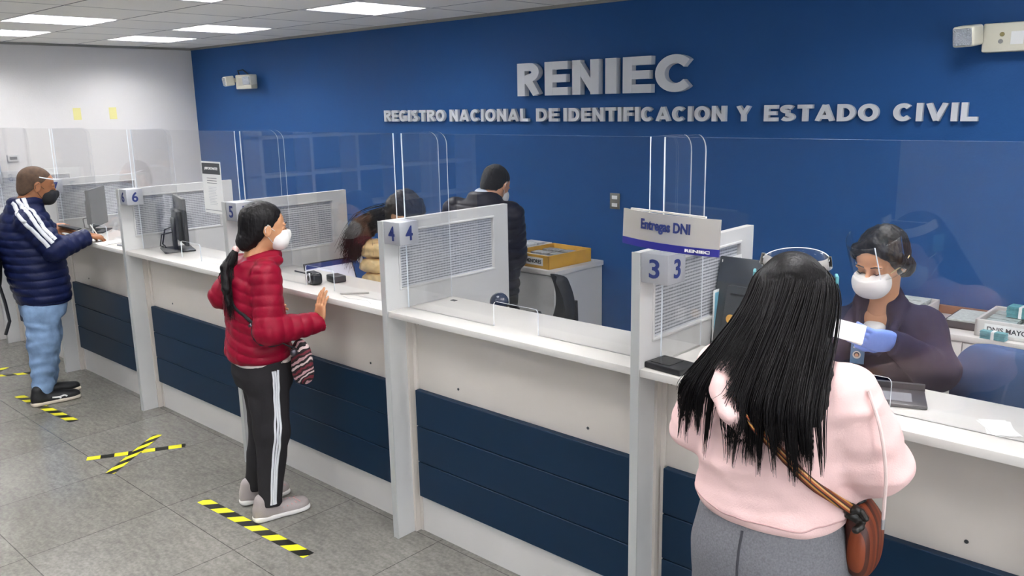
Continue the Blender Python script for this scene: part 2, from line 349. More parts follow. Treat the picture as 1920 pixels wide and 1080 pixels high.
struct('trim_2', (XL, XR, 2.5, YW, 0, .2), mat('platform', '8a8884', .5))

def mesh_mat():
    m = mat('perforated sheet', 'a9acb0', .45, metal=.3); N, L, p = nodes(m)
    tc = N.new('ShaderNodeTexCoord')
    wv = N.new('ShaderNodeTexWave'); wv.wave_type = 'BANDS'; wv.bands_direction = 'Z'; wv.inputs['Scale'].default_value = 26; wv.inputs['Distortion'].default_value = 2.2; wv.inputs['Detail'].default_value = 1; wv.inputs['Detail Scale'].default_value = 14
    L.new(tc.outputs['Object'], wv.inputs[0])
    mp = N.new('ShaderNodeMapping'); mp.inputs['Scale'].default_value = (1, 55, 120); L.new(tc.outputs['Object'], mp.inputs[0])
    vo = N.new('ShaderNodeTexVoronoi'); vo.inputs['Scale'].default_value = 1; vo.inputs['Randomness'].default_value = .25; L.new(mp.outputs[0], vo.inputs['Vector'])
    ad = N.new('ShaderNodeMath'); ad.operation = 'MULTIPLY_ADD'; L.new(vo.outputs['Distance'], ad.inputs[0]); ad.inputs[1].default_value = .8; L.new(wv.outputs[1], ad.inputs[2])
    cr = N.new('ShaderNodeValToRGB'); cr.color_ramp.elements[0].position = .3; cr.color_ramp.elements[0].color = lin('777b80'); cr.color_ramp.elements[1].position = 1.; cr.color_ramp.elements[1].color = lin('d6d8dc')
    L.new(ad.outputs[0], cr.inputs[0]); L.new(cr.outputs[0], p.inputs['Base Color']); return m
MESHM = mesh_mat()
def partition(i):
    X = XP[i]; n = NO[i]
    where = {'8': 'at the far left by the white wall', '7': 'behind the man in blue', '6': 'between the man in blue and the woman in red', '5': 'behind the head of the woman in red', '4': 'in the middle of the counter', '3': 'left of the woman in pink', '2': 'beyond the right edge'}[n]
    t = thing('partition', 'grey white partition with number plates reading %s, %s' % (n, where), 'partition', (X, YF, 0), group='numbered partitions')
    bm = B(); y1 = .80; zt = 1.51
    bx(bm, 0, .03, 0, .395, 0, .7); bx(bm, 0, .03, 0, y1, .7, 1.19)          # lower board
    bx(bm, 0, .03, 0, .078, 1.19, zt); bx(bm, 0, .03, .70, y1, 1.19, zt); bx(bm, 0, .03, .078, .70, 1.462, zt)
    obj('frame', bm, PART, t)
    box('edge_strip', (-.002, .032, -.004, 0, 0, zt+.001), mat('aluminium strip', 'c6c8c6', .4, metal=.3), t)
    bm = B()
    for a in ((.078, .70, 1.452, 1.462), (.078, .70, 1.19, 1.20), (.078, .088, 1.20, 1.452), (.69, .70, 1.20, 1.452)): bx(bm, -.006, .036, a[0], a[1], a[2], a[3], .002, 1)
    obj('bead', bm, PART, t)
    box('perforated_panel', (.011, .019, .088, .69, 1.2, 1.452), MESHM, t)
    b = box('number_box', (.031, .137, .002, .108, 1.412, 1.512), PLATE, t, .002)
    tag(b, label='square box with a blue %s on two faces' % n)
    text('number', n, (-.02, .02, -.032, .032), NUM, b, (.084, .0005, 1.462), (PI/2, 0, 0))
    text('number', n, (-.02, .02, -.032, .032), NUM, b, (.1385, .055, 1.462), (PI/2, 0, PI/2))
    bm = B(); bx(bm, -.012, 0, .1, .13, .0, ZS-.03); bx(bm, .03, .042, .1, .13, 0, ZS-.03); obj('batten', bm, WARM, t)
    return t
for i in range(7): partition(i)

def rim(o):     # large faces clear, narrow rim faces painted with the light they catch
    me = o.data; ax = max(range(3), key=lambda k: 0)
    big = max(p.area for p in me.polygons)
    for p in me.polygons: p.material_index = 0 if p.area > big*.2 else 1
ACN = ['far left window 8', 'window 7 over the writing man', 'window 6 with the notice sheet', 'window 5 by the woman in red', 'window 4 in the middle', 'window 3 and the masked clerk']
for i in range(6):
    x0, x1 = XP[i]+.042, XP[i+1]-.012; w_ = x1-x0; ZT = 1.884-ZS
    t = thing('acrylic_screen', 'clear acrylic sneeze guard with rounded wings at '+ACN[i], 'screen', (x0, 2.433, ZS), group='acrylic screens')
    a, b = .535, .775; hz = .105; r = .018
    poly = [(0, .0)]+[(a, 0), (a, hz-r)]+[(a+r-r*math.cos(q), hz-r+r*math.sin(q)) for q in (.4, .8, 1.2, PI/2)]+[(b-r+r*math.sin(q), hz-r+r*math.cos(q)) for q in (.4, .8, 1.2)]+[(b, hz-r), (b, 0), (w_, 0), (w_, ZT), (0, ZT)]
    bm = B(); prism(bm, poly, 0, .005, 'y'); rim(obj('front_sheet', bm, [ACRYL, EDGE], t))
    for sx in (0, w_-.004):
        R_ = .06; poly = [(.004, .0), (.27, 0), (.27, ZT-R_)]+[(.27-R_+R_*math.cos(q), ZT-R_+R_*math.sin(q)) for q in (.3, .6, .9, 1.2, 1.45)]+[(.27-R_, ZT), (.004, ZT)]
        bm = B(); prism(bm, poly, sx, sx+.004, 'x'); rim(obj('return_wing', bm, [ACRYL, EDGE], t))

# ================================================================ THINGS ON THE WALLS
def emergency_light(x, z, w_, h_, label, lens_left=True, rz=0):
    t = thing('emergency_light', label, 'emergency light', (x, YW, z))
    bm = B(); bx(bm, 0, w_, -.07, -.001, 0, h_, .008); obj('housing', bm, BEIGE, t, True)
    for k, sx in enumerate((-.045, w_+.045)):
        bm = B(); bx(bm, -.05, .05, -.055, .03, -.045, .045, .012, 3); bx(bm, -.015, .015, .02, .05, -.02, .02)
        hd = obj('lamp_head', bm, BEIGE, t, True, loc=(sx, -.10, h_*.45+.02), rot=(.15, 0, -.25 if k == 0 else .25))
        bm = B(); bx(bm, -.042, .042, -.062, -.053, -.037, .037, .003)
        tag(obj('lens', bm, LENS, hd), label='faceted clear lens')
    return t
LENS = mat('faceted lens', 'b9bec4', .2, bump=1.0, bscale=160, metal=.5)
e = emergency_light(-1.10, 2.185, .36, .125, 'white twin emergency light at the top right, cut by the photo edge')
for x, z, c in ((.08, .075, '8a7f50'), (.076, .045, '8f8f8c')):
    bm = B(); cyl(bm, (x, -.071, z), (x, -.075, z), .0095, n=16); obj('indicator', bm, mat('indicator '+c, c, .4), e)
box('data_label', (.115, .165, -.0715, -.07, .03, .085), PAPER, e)
e = emergency_light(-7.50, 2.185, .27, .13, 'small white emergency light high on the blue wall near the corner')
box('data_label', (.05, .2, -.0715, -.07, .03, .1), mat('pale grey print', 'b8b6aa', .5), e)
bm = B(); tube(bm, [(.03, -.04, .125), (.04, -.06, .17), (.1, -.04, .175), (.16, -.02, .13)], .006); obj('cable', bm, BLACK, e, True)
t = thing('wall_outlet', 'small steel double socket plate on the blue wall behind window 4', 'socket', (-3.147, YW, 1.385))
box('plate', (-.037, .037, -.008, -.001, -.05, .05), mat('steel plate', '8a877c', .4, metal=.4), t, .002)
for z in (-.027, .021): box('socket', (-.02, .02, -.011, -.008, z-.008, z+.014), PAPER, t)
NOTE = mat('yellow note paper', 'd9d290', .8)
for y, lb in ((3.22, 'left pale yellow paper note stuck on the white wall'), (3.55, 'right pale yellow paper note stuck on the white wall')):
    tag(box('paper_note', (XL+.001, XL+.003, y-.035, y+.035, 1.93, 2.04), NOTE), lb, 'note', 'yellow wall notes')
t = thing('thermostat', 'small grey box on the white wall above the man in blue', 'thermostat', (XL, 2.62, 1.61))
box('casing', (.001, .03, -.045, .045, -.03, .03), LGREY, t, .003); box('display', (.03, .032, -.03, .03, -.012, .015), DGREY, t)
# pale door with frame in the white wall, left edge
struct('door_1', (XL+.001, XL+.025, 1.15, 2.05, 0, 1.95), WHITE)
bm = B()
for a in ((1.07, 1.15, 0, 2.03), (2.05, 2.13, 0, 2.03), (1.15, 2.05, 1.95, 2.03)): bx(bm, XL+.001, XL+.05, a[0], a[1], a[2], a[3])
tag(obj('trim_3', bm, WHITE), kind='structure')

# hanging window signs: curved metallic board, text, blue foot band
def window_sign(x0, x1, y, z0, z1, words, label, ry=0):
    t = thing('window_sign', label, 'sign', ((x0+x1)/2, y, z0), 0, 'window signs'); t.rotation_euler = (0, ry, 0)
    h = (x1-x0)/2; hb = .024; H = z1-z0
    def arc(u): return -.03*(1-(u/h)**2)
    def sheet(za, zb, off, th):
        bm = B(); n = 14; rows = []
        for i in range(n+1):
            u = -h+2*h*i/n; rows.append([bm.verts.new((u, arc(u)-off+q, z)) for q, z in ((0, za), (0, zb), (th, zb), (th, za))])
        for a, b in zip(rows, rows[1:]):
            for k in range(4): bm.faces.new((a[k], a[(k+1) % 4], b[(k+1) % 4], b[k]))
        bm.faces.new(rows[0]); bm.faces.new(rows[-1][::-1]); bmesh.ops.recalc_face_normals(bm, faces=bm.faces); return bm
    obj('board', sheet(hb, H, 0, .006), mat('mirror foil', 'd8d3cb', .22, metal=.45), t, True)
    b = obj('foot_band', sheet(0, hb, .001, .008), mat('royal blue band', '2a2a86', .4), t, True); tag(b, label='royal blue band with white letters')
    def bend(o):
        for v in o.data.vertices: v.co.z += -arc(v.co.x)+.002
    if words:
        o = text('lettering', words, (-h*.52, h*.5, .052, .096), NUM, t, off=.035); bend(o); tag(o, label='dark blue words '+words)
    o = text('lettering', 'RENIEC', (h*.42, h*.86, .007, .017), PAPER, t, off=.04); bend(o); o.parent = b
    bm = B(); bx(bm, -h*.8, h*.75, -.012, -.004, H, H+.006); obj('top_rail', bm, WHITE, t)
    bm = B(); bx(bm, -h*.35, h*.6, 0.008, .012, -.012, H*.8); obj('holder', bm, ACRYL, t)
window_sign(-1.645, -1.283, 2.345, 1.527, 1.645, 'Entregas DNI', 'curved metallic sign reading Entregas DNI standing on the number 3 box', .035)
window_sign(-8.36, -8.06, 2.36, 1.94, 2.07, '', 'metallic sign with blue band at the left edge above window 8')
bm = B(); tube(bm, [(-8.07, 2.4, 1.5), (-8.07, 2.4, 2.05), (-8.09, 2.4, 2.09)], .008); tag(obj('sign_pole', bm, CHROME), 'thin metal pole holding the sign above window 8', 'pole')

# notice on the acrylic of window 6
t = thing('notice_sheet', 'white notice sheet with dark header taped to the acrylic of window 6', 'notice', (-4.555, 2.43, 1.415))
box('sheet', (-.108, .108, 0, .002, 0, .297), PAPER, t)
box('header', (-.1, .1, -.0008, 0, .225, .288), mat('dark grey print', '46494c', .6), t)
text('title', '¡IMPORTANTE!', (-.07, .075, .247, .265), PAPER, t, (0, -.0012, 0))
bm = B()
for k in range(3): bx(bm, -.055, .055, -.0006, 0, .2-.014*k, .204-.014*k)
bx(bm, -.1, .09, -.0006, 0, .017, .02); obj('print_lines', bm, mat('grey print', '8f9194', .7), t)
bm = B()
for k in range(12): bx(bm, -.05+random.uniform(0, .01), .05-random.uniform(0, .03), -.0005, 0, .15-.009*k, .152-.009*k)
obj('print_lines', bm, mat('pale print', 'c3c5c8', .7), t)

# ================================================================ EQUIPMENT
SCR = mat('dark screen', '2c2f33', .3); SCRL = emit_mat('lit laptop screen', 'cfd0dd', .12)
def monitor(loc, rz, label, w_=.50, h_=.30, neck=.10, tilt=0, back_sticker=False, lit=False):
    """front faces local -Y; base at the origin"""
    t = thing('monitor', label, 'monitor', loc, rz)
    top = bpy.data.objects.new('screen_unit', None)
    T = Matrix.Translation((0, 0, neck+h_/2)) @ Matrix.Rotation(tilt, 4, 'X')
    bm = B(); bx(bm, -w_/2, w_/2, -.012, .012, -h_/2, h_/2, .006); bx(bm, -w_*.36, w_*.36, .008, .04, -h_*.42, h_*.22, .012); bm.transform(T)
    o = obj('shell', bm, DGREY, t, True)
    bm = B(); bx(bm, -w_/2+.012, w_/2-.012, -.0135, -.012, -h_/2+.018, h_/2-.012); bm.transform(T); obj('screen', bm, SCR, t)
    bm = B(); bx(bm, -.035, .035, .035, .06, .008, neck+h_*.55, .008); obj('stand_neck', bm, DGREY, t, True)
    bm = B(); bx(bm, -.12, .12, -.06, .13, 0, .012, .005); obj('stand_base', bm, DGREY, t, True)
    bm = B(); tube(bm, [(.08, .045, neck+h_*.32), (.12, .09, neck+h_*.25), (.13, .11, neck*.6), (.11, .1, .02), (.06, .1, .014)], .005)
    tube(bm, [(-.02, .045, neck+h_*.25), (.04, .12, neck+h_*.18), (.09, .13, neck*.5), (.1, .11, .015)], .004); obj('cable', bm, BLACK, t, True)
    if back_sticker:
        bm = B(); cyl(bm, T @ Vector((w_*.27, .0395, -h_*.12)), T @ Vector((w_*.27, .0425, -h_*.12)), .017, n=24); tag(obj('sticker', bm, mat('orange sticker', 'd8a24a', .5), t), label='round orange sticker')
        bm = B(); bx(bm, -w_*.3, w_*.3, .0385, .0425, h_*.12, h_*.14); bm.transform(T); obj('vent_slot', bm, BLACK, t)
        bm = B(); bx(bm, w_*.05, w_*.17, .0385, .0425, -h_*.22, -h_*.08); bm.transform(T); tag(obj('sticker', bm, PAPER, t), label='white rating label')
    return t
# front faces staff (+Y) => rz about PI
monitor((-5.30, 2.585, ZS), math.atan2(.9, .43)+PI/2+.12, 'black monitor standing edge-on on the counter of window 6', .42, .30, .05)
monitor((-6.66, 2.60, ZS), math.atan2(.93, .37)+PI/2-.28, 'dark monitor on the counter beside the hands of the man in blue', .42, .29, .045)
monitor((-1.352, 2.83, .93), PI-.05, 'large black monitor seen from behind at window 3, orange sticker on its back', .42, .37, .125, .2, True)
# tilted display and document at window 5 (stands on the desk behind the counter)
t = thing('laptop', 'open black laptop with a lit page behind the counter of window 5', 'laptop', (-3.94, 2.80, .93), PI/2-.05)
bm = B(); bx(bm, -.15, .15, -.2, 0, 0, .018, .004); obj('base', bm, BLACK, t, True)
T = Matrix.Translation((0, .0, .016)) @ Matrix.Rotation(.55, 4, 'X')
bm = B(); bx(bm, -.16, .16, -.005, .004, 0, .215, .003); bm.transform(Matrix.Translation((0, .0, .012)) @ Matrix.Rotation(-.35, 4, 'X')); lid = obj('lid', bm, BLACK, t, True)
bm = B(); bx(bm, -.152, .152, -.0065, -.005, .01, .207); bm.transform(Matrix.Translation((0, .0, .012)) @ Matrix.Rotation(-.35, 4, 'X')); obj('screen', bm, SCRL, lid)
bm = B(); bx(bm, -.152, .152, -.0075, -.0065, .18, .207); bm.transform(Matrix.Translation((0, .0, .012)) @ Matrix.Rotation(-.35, 4, 'X')); obj('title_bar', bm, NUM, lid)
bm = B(); bx(bm, -.13, .13, -.17, -.03, .018, .02); obj('keyboard', bm, DGREY, t)

t = thing('webcam', 'black desk camera with silver lens on the counter of window 5', 'camera', (-3.675, 2.475, ZS), -.25)
bm = B(); bx(bm, -.055, .055, -.03, .03, 0, .062, .016, 3); obj('body', bm, mat('glossy black', '25262a', .2), t, True)
bm = B(); cyl(bm, (0.01, -.032, .034), (0.01, -.02, .034), .025, n=24); o = obj('lens_ring', bm, CHROME, t, True)
bm = B(); cyl(bm, (0.01, -.0335, .034), (0.01, -.031, .034), .015, n=24); obj('lens', bm, BLACK, o)
bm = B(); tube(bm, [(-.05, .02, .03), (-.12, .04, .01), (-.25, .06, .005), (-.38, .03, .005)], .004); obj('cable', bm, BLACK, t, True)
t = thing('card_reader', 'grey card reader beside the desk camera at window 5', 'card reader', (-3.62, 2.575, ZS), -.2)
bm = B(); bx(bm, -.06, .04, -.03, .04, 0, .035, .006); obj('body', bm, DGREY, t, True); bm = B(); bx(bm, -.05, .03, -.031, -.029, .015, .018); obj('slot', bm, BLACK, t)
t = thing('pen_on_chain', 'clear pen on a thin cord lying on the counter of window 5', 'pen', (-3.3, 2.45, ZS), .8)
bm = B(); tube(bm, [(-.07, 0, .005), (.07, 0, .005)], .0045); obj('barrel', bm, mat('pale pen', 'b9b6b0', .3), t, True)
bm = B(); tube(bm, [(-.07, 0, .004), (-.02, -.1, .003), (.08, -.16, .003), (.1, -.22, .003)], .0015, 5); obj('cord', bm, LGREY, t)
tag(box('counter_hole_cover', (-2.83, -2.80, 2.645, 2.665, ZS, ZS+.002), BLACK), 'small black cable hole cover on the empty counter of window 4', 'hole cover')
t = thing('desk_camera', 'round dark desk camera peeping above the counter of window 4', 'camera', (-2.66, 2.80, .93))
bm = B(); bmesh.ops.create_uvsphere(bm, u_segments=20, v_segments=12, radius=.045); bmesh.ops.translate(bm, vec=(0, 0, .165), verts=bm.verts); obj('head', bm, mat('navy gloss', '2a3348', .2), t, True)
bm = B(); cyl(bm, (0, 0, .01), (0, 0, .13), .012); cyl(bm, (0, 0, 0), (0, 0, .012), .05); obj('stand', bm, BLACK, t, True)
bm = B(); tube(bm, [(.02, 0, .15), (.09, .02, .16), (.13, .03, .1), (.14, .03, .01)], .006); obj('cable', bm, BLACK, t, True)
t = thing('signature_pad', 'flat black pad on the counter at window 3 beside partition 3', 'signature pad', (-1.475, 2.40, ZS), -.1)
bm = B(); bx(bm, -.075, .075, -.055, .055, 0, .022, .004); obj('body', bm, BLACK, t, True); bm = B(); bx(bm, -.06, .02, -.04, .04, .022, .0235); obj('display', bm, mat('matt pad', '0d0e10', .25), t)
t = thing('card_tray', 'dark grey tilted card tray on the counter before the clerk', 'tray', (-.80, 2.56, ZS), .35)
bm = B(); bx(bm, -.10, .09, -.075, .085, 0, .012, .004); bx(bm, -.10, .09, .07, .085, .01, .03); obj('body', bm, mat('smoke grey plastic', '4b484a', .3), t, True)
bm = B(); bx(bm, -.07, .05, -.05, .03, .012, .0135); obj('recess', bm, mat('grey insert', '86868a', .35), t)
t = thing('grey_pad', 'thin grey pad on the counter beside number 6 partition', 'pad', (-5.76, 2.44, ZS), .1)
bm = B(); bx(bm, -.09, .09, -.05, .05, 0, .01, .003); obj('body', bm, mat('pad grey', '8f9197', .5), t); bm = B(); bx(bm, -.07, .05, -.035, .035, .01, .011); obj('surface', bm, DGREY, t)
def papers(x, y, z, rz, n, lb, s=(.21, .29)):
    bm = B()
    for k in range(n): bx(bm, -s[0]/2, s[0]/2, -s[1]/2, s[1]/2, k*.0012, k*.0012+.0008, R=Matrix.Rotation(random.uniform(-.25, .25), 4, 'Z'))
    return tag(obj('paper_sheets', bm, PAPER, None, loc=(x, y, z), rot=(0, 0, rz)), lb, 'papers')
papers(-6.02, 2.43, ZS, .3, 3, 'white papers under the pen of the man in blue', (.15, .2))
papers(-.50, 2.50, ZS, .5, 3, 'crumpled white slips on the counter at the right edge', (.07, .12))

# yellow wrapped parcels at window 5

# ================================================================ IMPLICIT SHAPES (bodies, clothes, hair)
F32 = np.float32
class S:
    def __init__(s): s.p = []; s.noise = []
    def add(s, fn, lo, hi, k, op='u'):
        s.p.append((fn, np.array(lo, float), np.array(hi, float), k, op)); return s
    def cap(s, a, b, r1, r2=None, k=.02, flat=None, q=None, op='u'):
        a = np.array(a, float); b = np.array(b, float); r2 = r1 if r2 is None else r2; ba = b-a; L2 = float(ba@ba)+1e-12; L = math.sqrt(L2)
        m = max(r1, r2)*(1.0 if not flat else max(1, 1/flat[1]))+k+.015
        if flat: n = np.array(flat[0], float); n /= np.linalg.norm(n); ff = flat[1]**2
        def fn(x, y, z):
            px, py, pz = x-a[0], y-a[1], z-a[2]; h = (px*ba[0]+py*ba[1]+pz*ba[2])/L2; hc = np.clip(h, 0, 1)
            qx, qy, qz = px-ba[0]*hc, py-ba[1]*hc, pz-ba[2]*hc; d2 = qx*qx+qy*qy+qz*qz
            if flat: w_ = qx*n[0]+qy*n[1]+qz*n[2]; d2 = d2+(1/ff-1)*w_*w_
            d = np.sqrt(np.maximum(d2, 1e-12))-(r1+(r2-r1)*hc)
            if q: d = d-q[0]*(np.sqrt(np.abs(np.sin(PI*(h*L/q[1]+(q[2] if len(q) > 2 else 0)))))-.5)
            return d
        return s.add(fn, np.minimum(a, b)-m, np.maximum(a, b)+m, k, op)
    def chain(s, pts, rs, k=.02, **kw):
        for i in range(len(pts)-1): s.cap(pts[i], pts[i+1], rs[i], rs[i+1], k, **kw)
        return s
    def ell(s, c, r, R=None, k=.02, op='u', n=2):
        c = np.array(c, float); r = np.array(r, float); R = np.eye(3) if R is None else np.array(R); m = float(max(r))+k+.01
        def fn(x, y, z):
            px, py, pz = x-c[0], y-c[1], z-c[2]
            l = [(px*R[0, i]+py*R[1, i]+pz*R[2, i]) for i in range(3)]
            if n != 2:
                rho = (np.abs(l[0]/r[0])**n+np.abs(l[1]/r[1])**n+np.abs(l[2]/r[2])**n)**(1/n)
                ln = np.sqrt(l[0]**2+l[1]**2+l[2]**2); return ln*(1-1/np.maximum(rho, .05))
            k0 = np.sqrt((l[0]/r[0])**2+(l[1]/r[1])**2+(l[2]/r[2])**2); k1 = np.sqrt((l[0]/r[0]**2)**2+(l[1]/r[1]**2)**2+(l[2]/r[2]**2)**2)
            return k0*(k0-1)/np.maximum(k1, 1e-6)
        return s.add(fn, c-m, c+m, k, op)
    def loft(s, rows, k=.03, q=None, n=2.3, op='u', rnd=.03):
        """rows: (z, cx, cy, half_lateral, half_depth, angle) upward; angle turns the lateral axis"""
        A = np.array([list(r)+[0]*(6-len(r)) for r in rows], float); Z = A[:, 0]; mx = A[:, 3:5].max()+k+.02
        lo = np.array([A[:, 1].min()-mx, A[:, 2].min()-mx, Z[0]-k-.04]); hi = np.array([A[:, 1].max()+mx, A[:, 2].max()+mx, Z[-1]+k+.04])
        from_ = np.linspace(Z[0], Z[-1], 80)
        def sm(col):   # smooth the profile
            v = np.interp(from_, Z, A[:, col]); kk = np.ones(7)/7; vp = np.concatenate([np.full(3, v[0]), v, np.full(3, v[-1])]); return np.convolve(vp, kk, 'valid')
        prof = [sm(c) for c in range(1, 6)]
        def fn(x, y, z):
            zc = np.clip(z, Z[0], Z[-1]); cx, cy, a, b, an = [np.interp(zc, from_, p) for p in prof]
            px, py = x-cx, y-cy; ca, sa = np.cos(an), np.sin(an); u = px*ca+py*sa; v = -px*sa+py*ca
            rho = (np.abs(u/a)**n+np.abs(v/b)**n)**(1/n); ln = np.sqrt(u*u+v*v)+1e-6
            d = ln*(1-1/np.maximum(rho, .02)); d = np.maximum(d, -np.minimum(a, b))
            if q: d = d-q[0]*(np.sqrt(np.abs(np.sin(PI*((z+(q[2]*u if len(q) > 2 else 0))/q[1]))))-.5)
            dz = np.maximum(Z[0]-z, z-Z[-1])+rnd; e = np.maximum(d+rnd, 0)
            return np.where(dz > 0, np.sqrt(e*e+dz*dz)-rnd+np.minimum(d+rnd, 0)*0, d)
        return s.add(fn, lo, hi, k, op)
    def cut(s, p, n, rad=.15):
        p = np.array(p, float); n = np.array(n, float); n /= np.linalg.norm(n)
        fn = lambda x, y, z: (x-p[0])*n[0]+(y-p[1])*n[1]+(z-p[2])*n[2]
        return s.add(fn, p-rad, p+rad, 0, 'cut')
    def wrinkle(s, amp, sc, seed=0, st=(1, 1, 1), lo=None, hi=None):
        g = np.random.default_rng(seed); s.noise.append((amp, [(g.normal(size=3)*np.array(st)*sc, g.uniform(0, 6.28), g.normal(size=3)*sc*.6, g.uniform(0, 6.28)) for _ in range(5)], lo, hi)); return s
    @staticmethod
    def _op(D, d, k, op):
        if op == 'u': return np.minimum(D, d)-(np.maximum(k-np.abs(D-d), 0)**2/(4*k) if k > 0 else 0)
        if op == 's': return np.maximum(D, -d)+(np.maximum(k-np.abs(D+d), 0)**2/(4*k) if k > 0 else 0)
        return np.maximum(D, d)
    def _nz(s, D, x, y, z):
        for amp, W, lo, hi in s.noise:
            f = 0
            for a, p, b, q in W: f = f+np.sin(a[0]*x+a[1]*y+a[2]*z+p+1.6*np.sin(b[0]*x+b[1]*y+b[2]*z+q))
            if lo is not None: f = f*np.clip((z-lo)/.03, 0, 1)*np.clip((hi-z)/.03, 0, 1)
            D = D-amp*f/2.5
        return D
    def ev(s, P):
        P = np.atleast_2d(np.asarray(P, float)); D = np.full(len(P), .3)
        for fn, lo, hi, k, op in s.p:
            m = np.all((P >= lo) & (P <= hi), axis=1)
            if m.any(): D[m] = s._op(D[m], fn(P[m, 0], P[m, 1], P[m, 2]), k, op)
        return s._nz(D, P[:, 0], P[:, 1], P[:, 2]) if s.noise else D
    def grad(s, P, e=.003):
        P = np.atleast_2d(P); G = np.stack([s.ev(P+np.eye(3)[i]*e)-s.ev(P-np.eye(3)[i]*e) for i in range(3)], 1); return G/np.maximum(np.linalg.norm(G, axis=1, keepdims=True), 1e-9)
    def snap(s, P, off=0, it=6, only_in=False):
        P = np.array(P, float)
        for _ in range(it):
            d = s.ev(P)-off
            if only_in: d = np.minimum(d, 0)
            P = P-s.grad(P)*np.clip(d, -.03, .03)[:, None]*.9
        return P
    def mesh(s, h, pad=.02, clip=None):
        us = [p for p in s.p if p[4] == 'u']
        lo = np.min([p[1]+p[3] for p in us], 0)-pad*.2; hi = np.max([p[2]-p[3] for p in us], 0)+pad*.2
        if clip is not None: lo = np.maximum(lo, clip[0]); hi = np.minimum(hi, clip[1])
        n = np.ceil((hi-lo)/h).astype(int)+1; ax = [(lo[i]+h*np.arange(n[i])).astype(F32) for i in range(3)]
        D = np.full(n, .3, F32)
        for fn, l, u, k, op in s.p:
            i0 = np.clip(np.floor((l-lo)/h).astype(int), 0, n); i1 = np.clip(np.ceil((u-lo)/h).astype(int)+1, 0, n)
            if (i1 <= i0).any(): continue
            sl = tuple(slice(a, b) for a, b in zip(i0, i1)); X, Y, Zz = ax[0][sl[0]][:, None, None], ax[1][sl[1]][None, :, None], ax[2][sl[2]][None, None, :]
            D[sl] = s._op(D[sl], fn(X, Y, Zz).astype(F32), k, op)
        if s.noise:
            I = np.nonzero(np.abs(D) < .04); D[I] = s._nz(D[I], ax[0][I[0]], ax[1][I[1]], ax[2][I[2]])
        D[0], D[-1] = .1, .1; D[:, 0], D[:, -1] = .1, .1; D[:, :, 0], D[:, :, -1] = .1, .1
        return snets(D, lo, h)
def snets(D, lo, h):
    I = D < 0; c = [(i, j, k) for i in (0, 1) for j in (0, 1) for k in (0, 1)]; nx, ny, nz = D.shape
    cnt = np.zeros((nx-1, ny-1, nz-1), np.int8)
    for i, j, k in c: cnt += I[i:nx-1+i, j:ny-1+j, k:nz-1+k]
    A = np.argwhere((cnt > 0) & (cnt < 8)); sm = np.zeros((len(A), 3)); w_ = np.zeros(len(A))
    for a in c:
        for ax in range(3):
            if a[ax]: continue
            b = list(a); b[ax] = 1; va = D[A[:, 0]+a[0], A[:, 1]+a[1], A[:, 2]+a[2]]; vb = D[A[:, 0]+b[0], A[:, 1]+b[1], A[:, 2]+b[2]]
            m = (va < 0) != (vb < 0); t = va[m]/(va[m]-vb[m]); P = np.tile(np.array(a, float), (m.sum(), 1)); P[:, ax] = t; sm[m] += P; w_[m] += 1
    V = (A+sm/w_[:, None])*h+lo; idx = np.full((nx-1, ny-1, nz-1), -1, np.int32); idx[A[:, 0], A[:, 1], A[:, 2]] = np.arange(len(A)); Q = []
    for ax in range(3):
        sl0 = [slice(1, -1)]*3; sl1 = [slice(1, -1)]*3; sl0[ax] = slice(0, -1); sl1[ax] = slice(1, None)
        s0 = I[tuple(sl0)]; s1 = I[tuple(sl1)]; E_ = np.argwhere(s0 != s1); pos = s0[E_[:, 0], E_[:, 1], E_[:, 2]]
        off = np.ones(3, int); off[ax] = 0; E_ = E_+off; u, v = [(1, 2), (2, 0), (0, 1)][ax]
        def at(du, dv): q = E_.copy(); q[:, u] -= du; q[:, v] -= dv; return idx[q[:, 0], q[:, 1], q[:, 2]]
        F = np.stack([at(1, 1), at(0, 1), at(0, 0), at(1, 0)], 1); F[~pos] = F[~pos][:, ::-1]; Q.append(F)
    Q = np.concatenate(Q); Q = Q[(Q >= 0).all(1)]
    return V, Q
def relax(V, Q, it=2, lam=.5):
    E_ = np.concatenate([Q[:, [0, 1]], Q[:, [1, 2]], Q[:, [2, 3]], Q[:, [3, 0]]]); a = np.concatenate([E_[:, 0], E_[:, 1]]); b = np.concatenate([E_[:, 1], E_[:, 0]]); n = len(V); c = np.maximum(np.bincount(a, minlength=n), 1)[:, None]
    for i in range(it*2):
        M_ = np.stack([np.bincount(a, V[b, k], n) for k in range(3)], 1)/c; V = V+(M_-V)*(lam if i % 2 == 0 else -lam*1.04)
    return V
def npmesh(name, V, Q, m, smooth=True):
    me = bpy.data.meshes.new(name); k = Q.shape[1]
    me.vertices.add(len(V)); me.vertices.foreach_set('co', np.asarray(V, F32).ravel()); me.loops.add(Q.size); me.loops.foreach_set('vertex_index', Q.astype(np.int32).ravel())
    me.polygons.add(len(Q)); me.polygons.foreach_set('loop_start', (np.arange(len(Q))*k).astype(np.int32)); me.polygons.foreach_set('loop_total', np.full(len(Q), k, np.int32))
    me.update(calc_edges=True); me.validate(); me.polygons.foreach_set('use_smooth', [smooth]*len(me.polygons))
    for x in (m if isinstance(m, (list, tuple)) else [m]): me.materials.append(x)
    return me
def merge(parts):
    V = []; Q = []; n = 0
    for v, q in parts: V.append(v); Q.append(q+n); n += len(v)
    return np.concatenate(V), np.concatenate(Q)
def sobj(name, sdf, h, m, parent=None, clip=None):
    V, Q = sdf.mesh(h, clip=clip); V = relax(V, Q, 4 if h >= .005 else 2); return link(name, npmesh(name, V, Q, m), parent)
